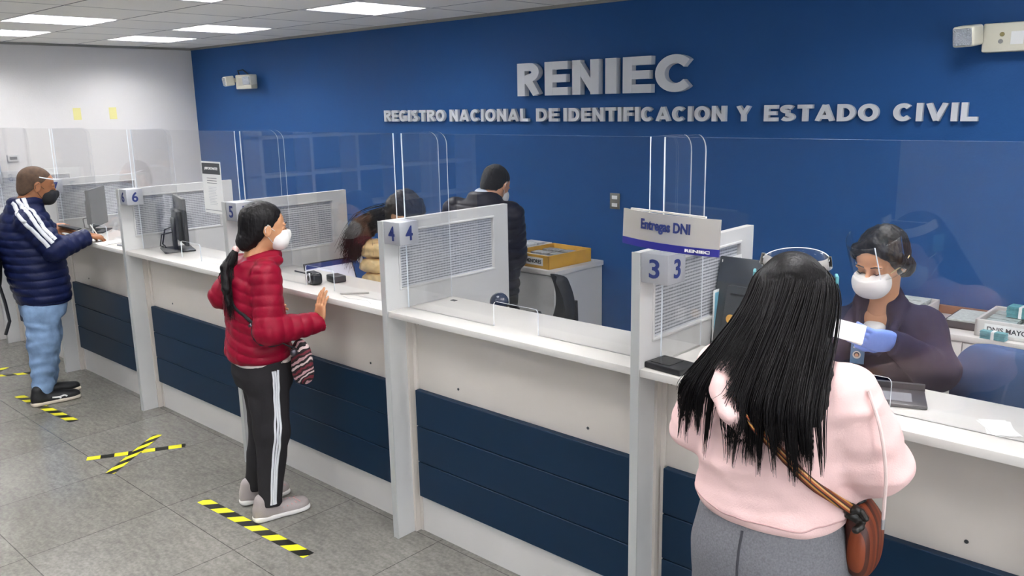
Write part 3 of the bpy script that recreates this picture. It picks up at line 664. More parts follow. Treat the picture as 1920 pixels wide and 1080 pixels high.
def cr(pts, n):
    P = np.array(pts, float); P = np.vstack([2*P[0]-P[1], P, 2*P[-1]-P[-2]]); out = []; segs = len(P)-3
    for t in np.linspace(0, segs-1e-6, n):
        i = int(t); u = t-i; a, b, c, d = P[i:i+4]; out.append(.5*((2*b)+(-a+c)*u+(2*a-5*b+4*c-d)*u*u+(-a+3*b-3*c+d)*u**3))
    return np.array(out)
def ribbon(name, sdf, pts, width, off, th, m, parent, n=60, snap=True):
    """a strap or stripe lying on an implicit surface"""
    P = cr(pts, n); 
    if snap: P = sdf.snap(P, off, 8, only_in=(snap == 'out'))
    T = np.gradient(P, axis=0); T /= np.linalg.norm(T, axis=1, keepdims=True); N_ = sdf.grad(P, .008)
    N_ -= T*(N_*T).sum(1, keepdims=True); N_ /= np.linalg.norm(N_, axis=1, keepdims=True); Sd = np.cross(T, N_)
    if isinstance(width, (list, tuple)): width = np.interp(np.linspace(0, 1, n), np.linspace(0, 1, len(width)), width)[:, None]
    cols = []
    for sd in (-1, 0, 1):
        q = P+Sd*width/2*sd
        if snap: q = sdf.snap(q, off, 4, only_in=(snap == 'out'))
        cols.append(q)
    ring = [cols[0], cols[1], cols[2], cols[2]-N_*th, cols[1]-N_*th, cols[0]-N_*th]
    V = np.stack(ring, 1).reshape(-1, 3); Q = []
    for i in range(n-1):
        for k in range(6): Q.append((i*6+k, i*6+(k+1) % 6, (i+1)*6+(k+1) % 6, (i+1)*6+k))
    Q += [(0, 1, 4, 5), (1, 2, 3, 4)]; e = (n-1)*6; Q += [(e+5, e+4, e+1, e), (e+4, e+3, e+2, e+1)]
    return link(name, npmesh(name, V, np.array(Q), m), parent)
def strands(paths, r0, r1, ns=3):
    """many tapering hairs: paths (m, n, 3)"""
    P = np.asarray(paths); m, n, _ = P.shape; T = np.gradient(P, axis=1); T /= np.maximum(np.linalg.norm(T, axis=2, keepdims=True), 1e-9)
    ref = np.array([.3, .9, .1]); A = np.cross(T, ref); A /= np.maximum(np.linalg.norm(A, axis=2, keepdims=True), 1e-9); Bn = np.cross(T, A)
    rad = (r0+(r1-r0)*np.linspace(0, 1, n)**2)[None, :, None]
    V = np.stack([P+(A*math.cos(2*PI*k/ns)+Bn*math.sin(2*PI*k/ns))*rad for k in range(ns)], 2)
    I = np.arange(m*n*ns).reshape(m, n, ns); Q = []
    for k in range(ns): Q.append(np.stack([I[:, :-1, k], I[:, :-1, (k+1) % ns], I[:, 1:, (k+1) % ns], I[:, 1:, k]], -1).reshape(-1, 4))
    return V.reshape(-1, 3), np.concatenate(Q)

# ---------------------------------------------------------------- skin, cloth and hair colours
def skin(n, c): return mat(n, c, .5, var=.08, vscale=30, bump=.03)
SK1 = skin('skin light brown', 'c8926a'); SK2 = skin('skin brown', '9a6440'); SK3 = skin('skin pale', 'd09a78'); SK4 = skin('skin clerk', 'c89068')
def hair_mat(name, c, sc=(160, 160, 6)):
    m = mat(name, c, .45, spec=.22); N, L, p = nodes(m); tc = N.new('ShaderNodeTexCoord'); mp = N.new('ShaderNodeMapping'); mp.inputs['Scale'].default_value = sc; L.new(tc.outputs['Object'], mp.inputs[0])
    n = N.new('ShaderNodeTexNoise'); n.inputs['Scale'].default_value = 1; n.inputs['Detail'].default_value = 3; L.new(mp.outputs[0], n.inputs[0])
    b = N.new('ShaderNodeBump'); b.inputs['Strength'].default_value = .5; b.inputs['Distance'].default_value = .004; L.new(n.outputs[0], b.inputs['Height']); L.new(b.outputs[0], p.inputs['Normal']); return m
HAIRB = hair_mat('black hair', '100d0e'); HAIRD = hair_mat('dark brown hair', '1a1210'); HAIRS = mat('cropped hair', '1c1613', .8, bump=.5, bscale=900); HAIRC = mat('shaved hair', '5a4434', .85, bump=.4, bscale=900, var=.4, vscale=40)
NYR = mat('red nylon', '860a28', .42, bump=.12, bscale=60, spec=.18); NYN = mat('navy nylon', '141c40', .4, bump=.12, bscale=60, spec=.18); NYK = mat('charcoal nylon', '232129', .42, bump=.12, bscale=60, spec=.18)
STR = mat('white stripe', 'd8dade', .6); TRK = mat('black tracksuit', '2a282a', .85, bump=.1, bscale=300, spec=.18)
def denim():
    m = mat('blue denim', '89a6ca', .85, spec=.15, bump=.2, bscale=400, var=.5, vscale=11); return m
DEN = denim()
PINK = mat('pale pink fleece', 'e8c5c1', .85, bump=.12, bscale=260, spec=.18)
HEA = mat('heather grey knit', '77777b', .9, spec=.15, bump=.2, bscale=500, var=.3, vscale=220)
WORK = mat('navy work jacket', '121634', .7, spec=.15, var=.2, vscale=9)
MASKW = mat('white mask', 'e6e4e0', .7, bump=.05, bscale=80); MASKK = mat('black mask', '17171a', .75)
GLOVE = mat('blue nitrile', '6f8fdc', .4, bump=.1, bscale=80); RUB = mat('white rubber', 'd9d6d2', .6)

# ---------------------------------------------------------------- anatomy
def Rm(f, up=(0, 0, 1)):
    """columns: right, forward, up"""
    f = np.array(f, float); f /= np.linalg.norm(f); u = np.array(up, float); r = np.cross(f, u); r /= np.linalg.norm(r); return np.stack([r, f, np.cross(r, f)], 1)
def head_sdf(c, R, sc=1, nose=True):
    """head centre c = middle of the skull at eye height"""
    s = S(); L = lambda x, y, z: np.array(c)+R@(np.array([x, y, z])*sc); e = lambda p, r, k=.02, op='u', RR=R: s.ell(L(*p), np.array(r)*sc, RR, k*sc, op)
    e((0, -.012, .028), (.074, .093, .082)); e((0, .028, -.035), (.056, .06, .07), .03); e((0, .060, -.088), (.026, .022, .020), .03)
    e((0, .05, .03), (.056, .034, .04), .02)
    for sx in (-1, 1):
        e((.034*sx, .058, -.028), (.02, .02, .018), .02); e((.031*sx, .098, .002), (.017, .013, .012), .012, 's'); e((.031*sx, .078, .001), (.0125, .0125, .0115), .002)
        e((.03*sx, .083, .017), (.02, .010, .006), .01)
        e((.076*sx, -.004, -.008), (.007, .019, .031), .008); e((.083*sx, .002, -.006), (.004, .010, .017), .004, 's')
    s.cap(L(0, .088, .006), L(0, .109, -.030), .007*sc, .0115*sc, .012*sc); e((0, .104, -.036), (.016, .010, .008), .008)
    e((0, .083, -.062), (.024, .013, .007), .008); e((0, .082, -.073), (.02, .013, .006), .006)
    return s, L
def neck(s, L, base, r=.055): s.cap(L(0, -.018, -.06), base, r*.95, r*1.08, .03); return s
def hand_sdf(wrist, fdir, pn, side, curl=(.3,)*5, spread=.1, sc=1, thumb=.6):
    """fdir: towards the fingers; pn: out of the palm; side: +1 thumb on fdir x pn side"""
    s = S(); f = np.array(fdir, float); f /= np.linalg.norm(f); p = np.array(pn, float); p -= f*(p@f); p /= np.linalg.norm(p); t = np.cross(f, p)*side; w = np.array(wrist, float)
    L = lambda a, b, c: w+(f*a+t*b+p*c)*sc; R = np.stack([f, t, p], 1)
    s.cap(L(-.025, 0, 0), L(.01, 0, 0), .026*sc, .026*sc, .02, flat=(p, .75))
    s.ell(L(.045, 0, 0), np.array([.05, .042, .0155])*sc, R, .012, n=2.6); s.ell(L(.03, .028, .008), np.array([.028, .015, .014])*sc, R, .012)
    Ls = ((.028, .043, .026, .020), (.009, .048, .030, .022), (-.010, .044, .028, .021), (-.028, .034, .021, .018))
    for i, (b, l1, l2, l3) in enumerate(Ls):
        sp = spread*(1.4-i)*.8; cu = curl[i+1] if len(curl) > i+1 else curl[0]; P0 = L(.078-.006*abs(i-1), b, 0); d = f*math.cos(sp)+t*math.sin(sp); a = cu*.7; pts = [L(.05, b*.8, 0), P0]
        for l, da in ((l1, 0), (l2, cu), (l3, cu*.8)):
            a += da; pts.append(pts[-1]+(d*math.cos(a)+p*math.sin(a))*l*sc)
        r = (.0095 if i < 3 else .0082)*sc; s.chain(pts, [r, r, r*.92, r*.85, r*.75], .004)
    a = curl[0]; d = f*math.cos(thumb)+t*math.sin(thumb); q = L(.012, .022, .006); pts = [q, q+(d*.042+p*.012*a)*sc]; pts.append(pts[-1]+(f*math.cos(thumb*.6)+t*math.sin(thumb*.6)+p*a*.9)*.030*sc/ math.sqrt(1+.8*a*a)); pts.append(pts[-1]+(f*math.cos(thumb*.4)+t*math.sin(thumb*.4)+p*a*1.4)*.023*sc/math.sqrt(1+2*a*a))
    s.chain(pts, [.014*sc, .0115*sc, .0105*sc, .0085*sc], .008); return s
def limb(s, pts, rs, k=.03, **kw): s.chain([np.array(p, float) for p in pts], rs, k, **kw); return s
def body_mesh(name, parts, m, loc, rz, label, hs):
    """parts: list of implicit shapes with their cell sizes, joined in one mesh"""
    V, Q = merge([(relax(v, q, 2), q) for v, q in (p.mesh(h) for p, h in zip(parts, hs))]); o = link(name, npmesh(name, V, Q, m), None, loc, (0, 0, rz)); return tag(o, label, 'person')
def frame_rz(cx, cy): v = Vector((cx, cy)).normalized(); return math.atan2(-v.x, v.y)   # local Y points away from the counter's visitors' side
def shoe(parent, heel, toe, m, sole_m, w_=.095, hgt=.10, dets=None):
    heel = np.array(heel, float); toe = np.array(toe, float); f = toe-heel; L_ = np.linalg.norm(f); R = Rm(f); P = lambda x, y, z: heel+R@np.array([x, y, z])
    s = S(); h = w_/2
    s.ell(P(0, .045, .045), (h*.72, .05, .055), R, .03, n=2.5); s.ell(P(0, L_*.45, .04), (h*.85, L_*.3, .04), R, .03, n=2.4); s.ell(P(0, L_*.76, .032), (h, L_*.24, .034), R, .03, n=2.4)
    s.cap(P(0, .055, .05), P(0, .045, hgt), .04, .038, .02)
    s.cut(P(0, 0, .012), (0, 0, -1), .4); s.p[-1] = (s.p[-1][0], s.p[-1][1], s.p[-1][2], 0, 'cut')
    o = sobj('shoe', s, .004, m, parent)
    q = S(); q.ell(P(0, .05, .016), (h*.86, .056, .02), R, .02, n=3); q.ell(P(0, L_*.5, .015), (h*.9, L_*.35, .018), R, .02, n=3); q.ell(P(0, L_*.76, .015), (h*1.06, L_*.25, .018), R, .02, n=3)
    q.cut(P(0, L_/2, .001), (0, 0, -1), .4); sobj('sole', q, .004, sole_m, o); return o, P, s
def parcel(x, y, z, s, rz, seed, lb):
    g = S(); g.ell((0, 0, s[2]), (s[0], s[1], s[2]), None, .01, n=2.8); g.wrinkle(.006, 38, seed, (1, 1, 1.8))
    o = sobj('wrapped_parcel', g, .006, KRAFT); o.location = (x, y, z); o.rotation_euler = (0, 0, rz); return tag(o, lb, 'parcel', 'yellow wrapped parcels')
parcel(-3.85, 3.03, .932, (.10, .07, .065), .1, 1, 'lowest yellow wrapped parcel behind the counter of window 5')
parcel(-3.855, 3.035, 1.058, (.105, .075, .045), .2, 2, 'middle yellow wrapped parcel of the pile beside partition 4')
parcel(-3.85, 3.03, 1.143, (.10, .07, .052), .4, 3, 'topmost crumpled yellow wrapped parcel of the pile beside partition 4')
g = S(); g.ell((0, 0, 0), (.022, .018, .03)).ell((.015, 0, -.05), (.018, .015, .022)); g.wrinkle(.003, 60, 3); o = sobj('tissue', g, .004, PAPER); o.location = (-3.93, 2.96, 1.19); tag(o, 'small white crumpled tissue beside the yellow parcels', 'tissue')

# chairs on the staff side
def office_chair(loc, rz, fab, label, arms=True, w_=.44, bh=.5, z0=.62):
    """back towards local +Y, castor foot on the platform"""
    t = thing('office_chair', label, 'chair', loc, rz)
    bm = B(); bx(bm, -w_/2, w_/2, -.24, .2, z0-.2, z0-.13, .03, 3); obj('seat', bm, fab, t, True)
    bm = B(); n = 16; rows = []
    for i in range(n+1):
        v = i/n; hw = w_/2*(1-abs(2*v-1)**5*.30); zz = z0+bh*v; yy = .22+.05*math.sin(v*3)-.02
        rows.append([bm.verts.new((hw*math.sin(a), yy+.03*math.cos(a)*(1 if math.cos(a) > 0 else 1)+.05*(math.sin(a)**2)*-1, zz)) for a in [2*PI*k/20 for k in range(20)]])
    for a, b in zip(rows, rows[1:]):
        for k in range(20): bm.faces.new((a[k], a[(k+1) % 20], b[(k+1) % 20], b[k]))
    bm.faces.new(rows[0]); bm.faces.new(rows[-1][::-1]); bmesh.ops.recalc_face_normals(bm, faces=bm.faces); bk = obj('backrest', bm, fab, t, True)
    m = bk.modifiers.new('b', 'SUBSURF'); m.levels = m.render_levels = 1
    bm = B(); tube(bm, [(0, .05, z0-.21), (0, .24, z0-.22), (0, .29, z0-.1), (0, .28, z0+.2)], .016); obj('back_bracket', bm, BLACK, t, True)
    bm = B(); cyl(bm, (0, 0, .08), (0, 0, z0-.2), .025); obj('column', bm, BLACK, t, True)
    for k in range(5):
        a = 2*PI*k/5; bm = B(); tube(bm, [(0, 0, .09), (.27*math.cos(a), .27*math.sin(a), .06)], [.02, .013]); lg = obj('leg', bm, BLACK, t, True)
        bm = B(); cyl(bm, (.27*math.cos(a)-.012, .27*math.sin(a), .03), (.27*math.cos(a)+.012, .27*math.sin(a), .03), .03); obj('castor', bm, BLACK, lg, True)
    if arms:
        for sx in (-1, 1):
            bm = B(); tube(bm, [(sx*w_*.4, 0, z0-.18), (sx*(w_/2+.04), 0, z0-.16), (sx*(w_/2+.05), -.02, z0+.06)], .014); bx(bm, sx*(w_/2+.05)-.03, sx*(w_/2+.05)+.03, -.16, .12, z0+.06, z0+.085, .01); obj('armrest', bm, BLACK, t, True)
    return t
office_chair((-3.025, 3.385, .2), -.76, BLKF, 'black office chair with armrests between partition 4 and the grey cabinet', z0=.53, bh=.34, w_=.38)
office_chair((-.52, 3.35, .2), PI-.1, BLUEF, 'blue upholstered chair back at the right edge behind the counter', False, .54, .40, .56)

# grey cabinet with trays at the blue wall
t = thing('low_cabinet', 'plain grey cabinet at the blue wall under the yellow tray', 'cabinet', (-3.64, 4.14, .2))
bm = B(); bx(bm, -.4, .4, -.22, .25, 0, .765); obj('body', bm, LGREY, t)
box('top', (-.41, .41, -.24, .255, .765, .795), WHITE, t, .003)
box('door', (-.395, .395, -.232, -.222, .02, .76), LGREY, t)
def tray(loc, rz, dims, m, label, lab=None, wall=.006, group='document trays'):
    a, b, h = dims; t = thing('document_tray', label, 'tray', loc, rz, group)
    bm = B(); bx(bm, -a, a, -b, b, 0, .006)
    for q in ((-a, a, -b, -b+wall), (-a, a, b-wall, b), (-a, -a+wall, -b, b), (a-wall, a, -b, b)): bx(bm, q[0], q[1], q[2], q[3], 0, h, .0015, 1)
    obj('body', bm, m, t)
    if lab: box('label_card', (-a*.75, a*.7, -b-.0015, -b, h*.22, h*.8), PAPER, t); text('label_text', lab, (-a*.68, a*.62, h*.36, h*.66), DGREY, t, (0, -b-.002, 0), off=.02)
    return t
CARD = mat('printed card edges', 'a9aaa6', .7, var=.5, vscale=90)
def bundle(loc, rz, label, s=(.045, .028, .03), m=None, n=9, group='bundles of cards', band=True):
    t = thing('card_bundle', label, 'card bundle', loc, rz, group); m = m or TEAL
    bm = B()
    for k in range(n):
        z = s[2]*k/n; dx = random.uniform(-.002, .002); dy = random.uniform(-.002, .002); bx(bm, -s[0]+dx, s[0]+dx, -s[1]+dy, s[1]+dy, z, z+s[2]/n*.8)
    obj('cards', bm, m, t)
    if band: box('paper_band', (-.006, .006, -s[1]-.003, s[1]+.003, -.0 if s[2] < 0 else 0.0, s[2]+.001), PAPER, t)
    return t
tray((-3.455, 4.135, .995), -.06, (.165, .20, .085), YEL, 'yellow cardboard tray labelled DNI MENORES on the grey cabinet', "DNI'S MENORES")
tray((-3.74, 4.17, .995), -.06, (.10, .19, .085), WHITE, 'white tray of cards left of the yellow tray')
k = 0
for i in range(2):
    for j in range(3): bundle((-3.535+.155*i, 4.02+.12*j, 1.003), -.06, 'grey card bundle inside the yellow tray on the grey cabinet', (.07, .038, .055), CARD, 9, 'card bundles in the yellow tray', False)
for j in range(4): bundle((-3.74, 4.04+.085*j, 1.003), -.06, 'upright white card bundle in the tray left of the yellow one', (.07, .03, .085), mat('white card edges', 'd6d8da', .7, var=.3, vscale=70), 6, 'card bundles in the white tray by the man', False)

# long cabinet with trays behind the clerk
t = thing('long_cabinet', 'long pale cabinet with keyed doors along the blue wall behind the clerk', 'cabinet', (-.35, 4.2, .2))
bm = B(); bx(bm, -1.15, 1.5, -.19, .19, 0, .735); obj('body', bm, LGREY, t)
box('top', (-1.16, 1.5, -.205, .19, .735, .762), WHITE, t, .002)
tag(box('back_rail', (-1.16, .02, .175, .198, .762, .80), BROWN, t), label='brown wooden rail at the wall')
for k, (a, b) in enumerate(((-1.145, -.63), (-.625, -.11), (-.105, .41), (.415, .93))):
    d = box('door', (a, b, -.202, -.19, .01, .728), mat('door melamine', 'c9c8c3', .5), t, .001)
    hx = b-.05 if k % 2 == 0 else a+.05
    bm = B(); tube(bm, [(hx, -.202, .60), (hx, -.225, .59), (hx, -.23, .53), (hx, -.225, .47), (hx, -.202, .46)], .005); obj('handle', bm, CHROME, d, True)
    if k % 2: bm = B(); cyl(bm, (a+.06, -.206, .685), (a+.06, -.2, .685), .011, n=16); obj('lock', bm, CHROME, d, True)
ZT2 = .963
tray((-.785, 4.19, ZT2), -.02, (.155, .16, .075), WHITE, 'white tray labelled DNI MAYORES full of teal card bundles behind the clerk', 'DNIS MAYORES', .012)
for i in range(2):
    for j in range(3): bundle((-.855+.14*i, 4.10+.09*j, ZT2+.008), 0, 'pale teal card bundle lying flat inside the white tray', (.06, .038, .055), mat('pale teal cards', 'a9b8b4', .6, var=.3, vscale=50), 8, 'card bundles in the labelled white tray', False)
bundle((-.80, 4.22, ZT2+.065), -.1, 'teal card bundle with paper band on top of the full tray', (.055, .035, .05), TEAL, 12)
bundle((-.86, 4.012, ZT2), -.12, 'teal card bundle lying on the cabinet before the white tray', (.05, .018, .035), TEAL, 10)
tray((-.42, 4.15, ZT2), 0, (.16, .16, .085), WHITE, 'white tray cut by the right edge of the photo', 'VARIOS', .01)
tray((-1.02, 4.23, ZT2), 0, (.07, .13, .035), DGREY, 'dark shallow tray of white cards right behind the clerk')
bundle((-1.02, 4.23, ZT2+.006), 0, 'flat pile of white cards in the dark tray behind the clerk', (.058, .115, .035), mat('mint cards', 'cfd8d2', .6, var=.3, vscale=60), 6, 'bundles of cards', False)
tray((-1.31, 4.18, ZT2), 0, (.13, .17, .07), WHITE, 'white tray of cards between the pink woman and the clerk', 'A-H', .008)
for j in range(3): bundle((-1.31, 4.08+.1*j, ZT2+.008), 0, 'grey and white card bundle in the tray left of the clerk', (.10, .04, .07), mat('mint cards', 'cfd8d2', .6), 8, 'card bundles left of the clerk', False)

# poster and sheet on partition 3
t = thing('poster', 'cyan and yellow printed sheet standing behind the monitor of window 3', 'poster', (-1.548, 2.80, .95), 0)
box('sheet', (0, .003, 0, .19, 0, .35), PAPER, t); box('cyan_field', (.003, .0036, .008, .182, .12, .34), mat('cyan print', '7fc4dc', .5, var=.15, vscale=20), t)
box('yellow_field', (.003, .0036, .008, .182, .008, .118), mat('yellow print', 'd9c45a', .5, var=.4, vscale=60), t)
t = thing('framed_sheet', 'white framed blue sheet on the mesh of partition 3', 'sheet', (-1.548, 2.86, 1.30), 0)
box('border', (0, .003, 0, .15, 0, .11), PAPER, t); box('blue_field', (.003, .0036, .012, .138, .0, .098), mat('sheet blue', '3f6496', .5), t)

# hazard tape on the floor
TAPE = {}
def tape(x0, y0, x1, y1, label, w_=.052, z=.0012, period=.185, sk=.9, ph=0):
    L_ = math.hypot(x1-x0, y1-y0); a = math.atan2(y1-y0, x1-x0)
    key = round(sk, 2)
    if key not in TAPE:
        m = mat('hazard tape %.2f' % sk, 'e6e02a', .4); N, L, p = nodes(m); tc = N.new('ShaderNodeTexCoord'); s = N.new('ShaderNodeSeparateXYZ'); L.new(tc.outputs['Object'], s.inputs[0])
        ma = N.new('ShaderNodeMath'); ma.operation = 'MULTIPLY_ADD'; L.new(s.outputs[1], ma.inputs[0]); ma.inputs[1].default_value = sk; L.new(s.outputs[0], ma.inputs[2])
        d = N.new('ShaderNodeMath'); d.operation = 'DIVIDE'; L.new(ma.outputs[0], d.inputs[0]); d.inputs[1].default_value = .15; f = N.new('ShaderNodeMath'); f.operation = 'FRACT'; L.new(d.outputs[0], f.inputs[0])
        c = N.new('ShaderNodeValToRGB'); c.color_ramp.interpolation = 'CONSTANT'; e = c.color_ramp.elements; e[0].color = lin('e2dc25'); e[1].position = .5; e[1].color = lin('15150f'); L.new(f.outputs[0], c.inputs[0]); L.new(c.outputs[0], p.inputs['Base Color']); TAPE[key] = m
    bm = B(); bx(bm, 0, L_, -w_/2, w_/2, 0, .0008); return tag(obj('floor_tape', bm, TAPE[key], None, loc=(x0, y0, z-.001), rot=(0, 0, a)), label, 'floor tape', 'black and yellow floor tapes')
tape(-3.99, 1.91, -3.09, 1.95, 'black and yellow tape strip on the floor behind the woman in red', .06, sk=-.9)
tape(-6.60, 1.87, -5.74, 1.93, 'black and yellow tape strip under the feet of the man in blue', .06, sk=-.9)
tape(-5.03, 1.73, -4.77, 2.21, 'tape strip of the floor cross pointing at the counter, lying underneath', .055, sk=.05)
tape(-5.07, 2.18, -4.71, 1.73, 'tape strip of the floor cross lying on top of the other', .055, .0022, sk=1.7)
tape(-7.35, 1.78, -7.05, 2.25, 'tape strip of the cross at the left edge, nearer the counter', .055, sk=.9)
tape(-7.45, 2.05, -7.15, 1.70, 'tape strip of the cross at the left edge, crossing over', .055, .0022, sk=.9)
def ring(L, z, r, a0, a1, n=24, cy=.01, ey=1.0, dz=0):
    return [tuple(L(r*math.sin(t), cy+ey*r*math.cos(t), z+dz*math.cos(t))) for t in np.linspace(a0, a1, n)]
def face_shield(L, parent, zt=.105, zb=-.10, r=.112, band=True, tilt=-.12, lift=.5):
    n = 22; V = []; Q = []; rows = 6
    for j in range(rows+1):
        zz = zt+(zb-zt)*j/rows; k = (.78+.22*j/rows) if lift else 1
        for t in np.linspace(-1.6, 1.6, n+1):
            y = .012+r*1.16*k*math.cos(t)+tilt*(zz-.05)*2; V.append(L(r*.90*k*math.sin(t), y, zz+lift*y))
    for j in range(rows):
        for i in range(n): a = j*(n+1)+i; Q.append((a, a+1, a+n+2, a+n+1))
    o = link('face_shield', npmesh('face_shield', np.array(V), np.array(Q), [VISOR]), parent); m = o.modifiers.new('s', 'SOLIDIFY'); m.thickness = .0008
    bm = B(); tube(bm, [tuple(V[i]) for i in range(n+1)] if band else [tuple(V[r_i*(n+1)+n//2-4]) for r_i in range(rows+1)], .0012 if band else .0022, 5); obj('shield_rim_streak', bm, EDGE, o)  # bandless shield: pale tube drawn for the streak reflected on its sheet
    if band:
        bm = B(); n2 = 26; rows2 = [[bm.verts.new(L((.083+q)*math.sin(t), .0+(.098+q)*math.cos(t), z)) for q, z in ((-.004, .090), (.004, .090), (.0, .116), (-.008, .116))] for t in np.linspace(-1.6, 1.6, n2)]
        for a, b in zip(rows2, rows2[1:]):
            for k in range(4): bm.faces.new((a[k], b[k], b[(k+1) % 4], a[(k+1) % 4]))
        bmesh.ops.recalc_face_normals(bm, faces=bm.faces); tag(obj('headband', bm, MASKW, o), label='white foam headband')
        for sx in (-1, 1):
            bm = B(); bx(bm, -.004, .004, -.02, .02, -.035, .02, .003); q = L(.098*sx, .02, .055); tag(obj('clip', bm, TEAL, o, loc=tuple(q)), label='teal side clip')
    return o
def mask_part(hs, L, R, m, parent, cup=False, sc=1, straps=None):
    g = S()
    if cup: g.ell(L(0, .080, -.044), np.array([.060, .054, .053])*sc, R, .01, n=2.3); g.ell(L(0, .098, -.028), np.array([.030, .028, .034])*sc, R, .03)
    else:
        g.ell(L(0, .064, -.052), np.array([.063, .053, .056])*sc, R, .012, n=2.3); g.ell(L(0, .104, -.032), np.array([.020, .024, .028])*sc, R, .02)
    g.cut(L(0, .028, -.04), -(R[:, 1]), .2)
    g.cut(L(0, .1, -.010), R[:, 2], .2); o = sobj('face_mask', g, .003, m, parent)
    bm = B()
    for sx in (-1, 1):
        if straps:
            tube(bm, [tuple(L(.05*sx, .06, -.02)), tuple(L(.078*sx, .02, -.004)), tuple(L(.084*sx, -.03, .012)), tuple(L(.05*sx, -.095, .02)), tuple(L(0, -.115, .022))], .0022, 6)
        else:
            tube(bm, [tuple(L(.056*sx, .04, -.015)), tuple(L(.074*sx, .015, .0)), tuple(L(.082*sx, -.004, .018)), tuple(L(.086*sx, -.018, .0)), tuple(L(.078*sx, -.01, -.028)), tuple(L(.062*sx, .03, -.07))], .0016, 6)
    obj('strap', bm, straps or m, o, True); return o
def face_bits(L, parent, brow='1a1210', lid='2a1a14'):
    bm = B()
    for sx in (-1, 1):
        tube(bm, [tuple(L(.012*sx, .0945, .021)), tuple(L(.03*sx, .0945, .026)), tuple(L(.047*sx, .083, .020))], [.0018, .0026, .0012], 6)
        tube(bm, [tuple(L(.018*sx, .0915, -.002)), tuple(L(.03*sx, .0945, -.005)), tuple(L(.043*sx, .088, -.001))], [.0012, .0022, .0014], 6)
    obj('eyebrows_and_lashes', bm, mat('brow hair '+brow, brow, .7), parent, True)
def hair_cap(L, R, sc=1, th=.008, pl=(.8, -.6, .008), back=-.075, groove=None):
    g = S(); g.ell(L(0, -.015, .030), (np.array([.074, .094, .082])+th)*sc, R, .02); g.ell(L(0, -.045, -.03), (np.array([.062, .058, .06])+th*.8)*sc, R, .03)
    n = R@np.array([0, pl[0], pl[1]]); g.cut(L(0, 0, 0)+n/np.linalg.norm(n)*pl[2], n, .3)
    n = R@np.array([0, .25, -1.0]); g.cut(L(0, 0, back), n, .3)
    if groove: g.wrinkle(groove, 260, 5, (1, .12, .12))
    return g

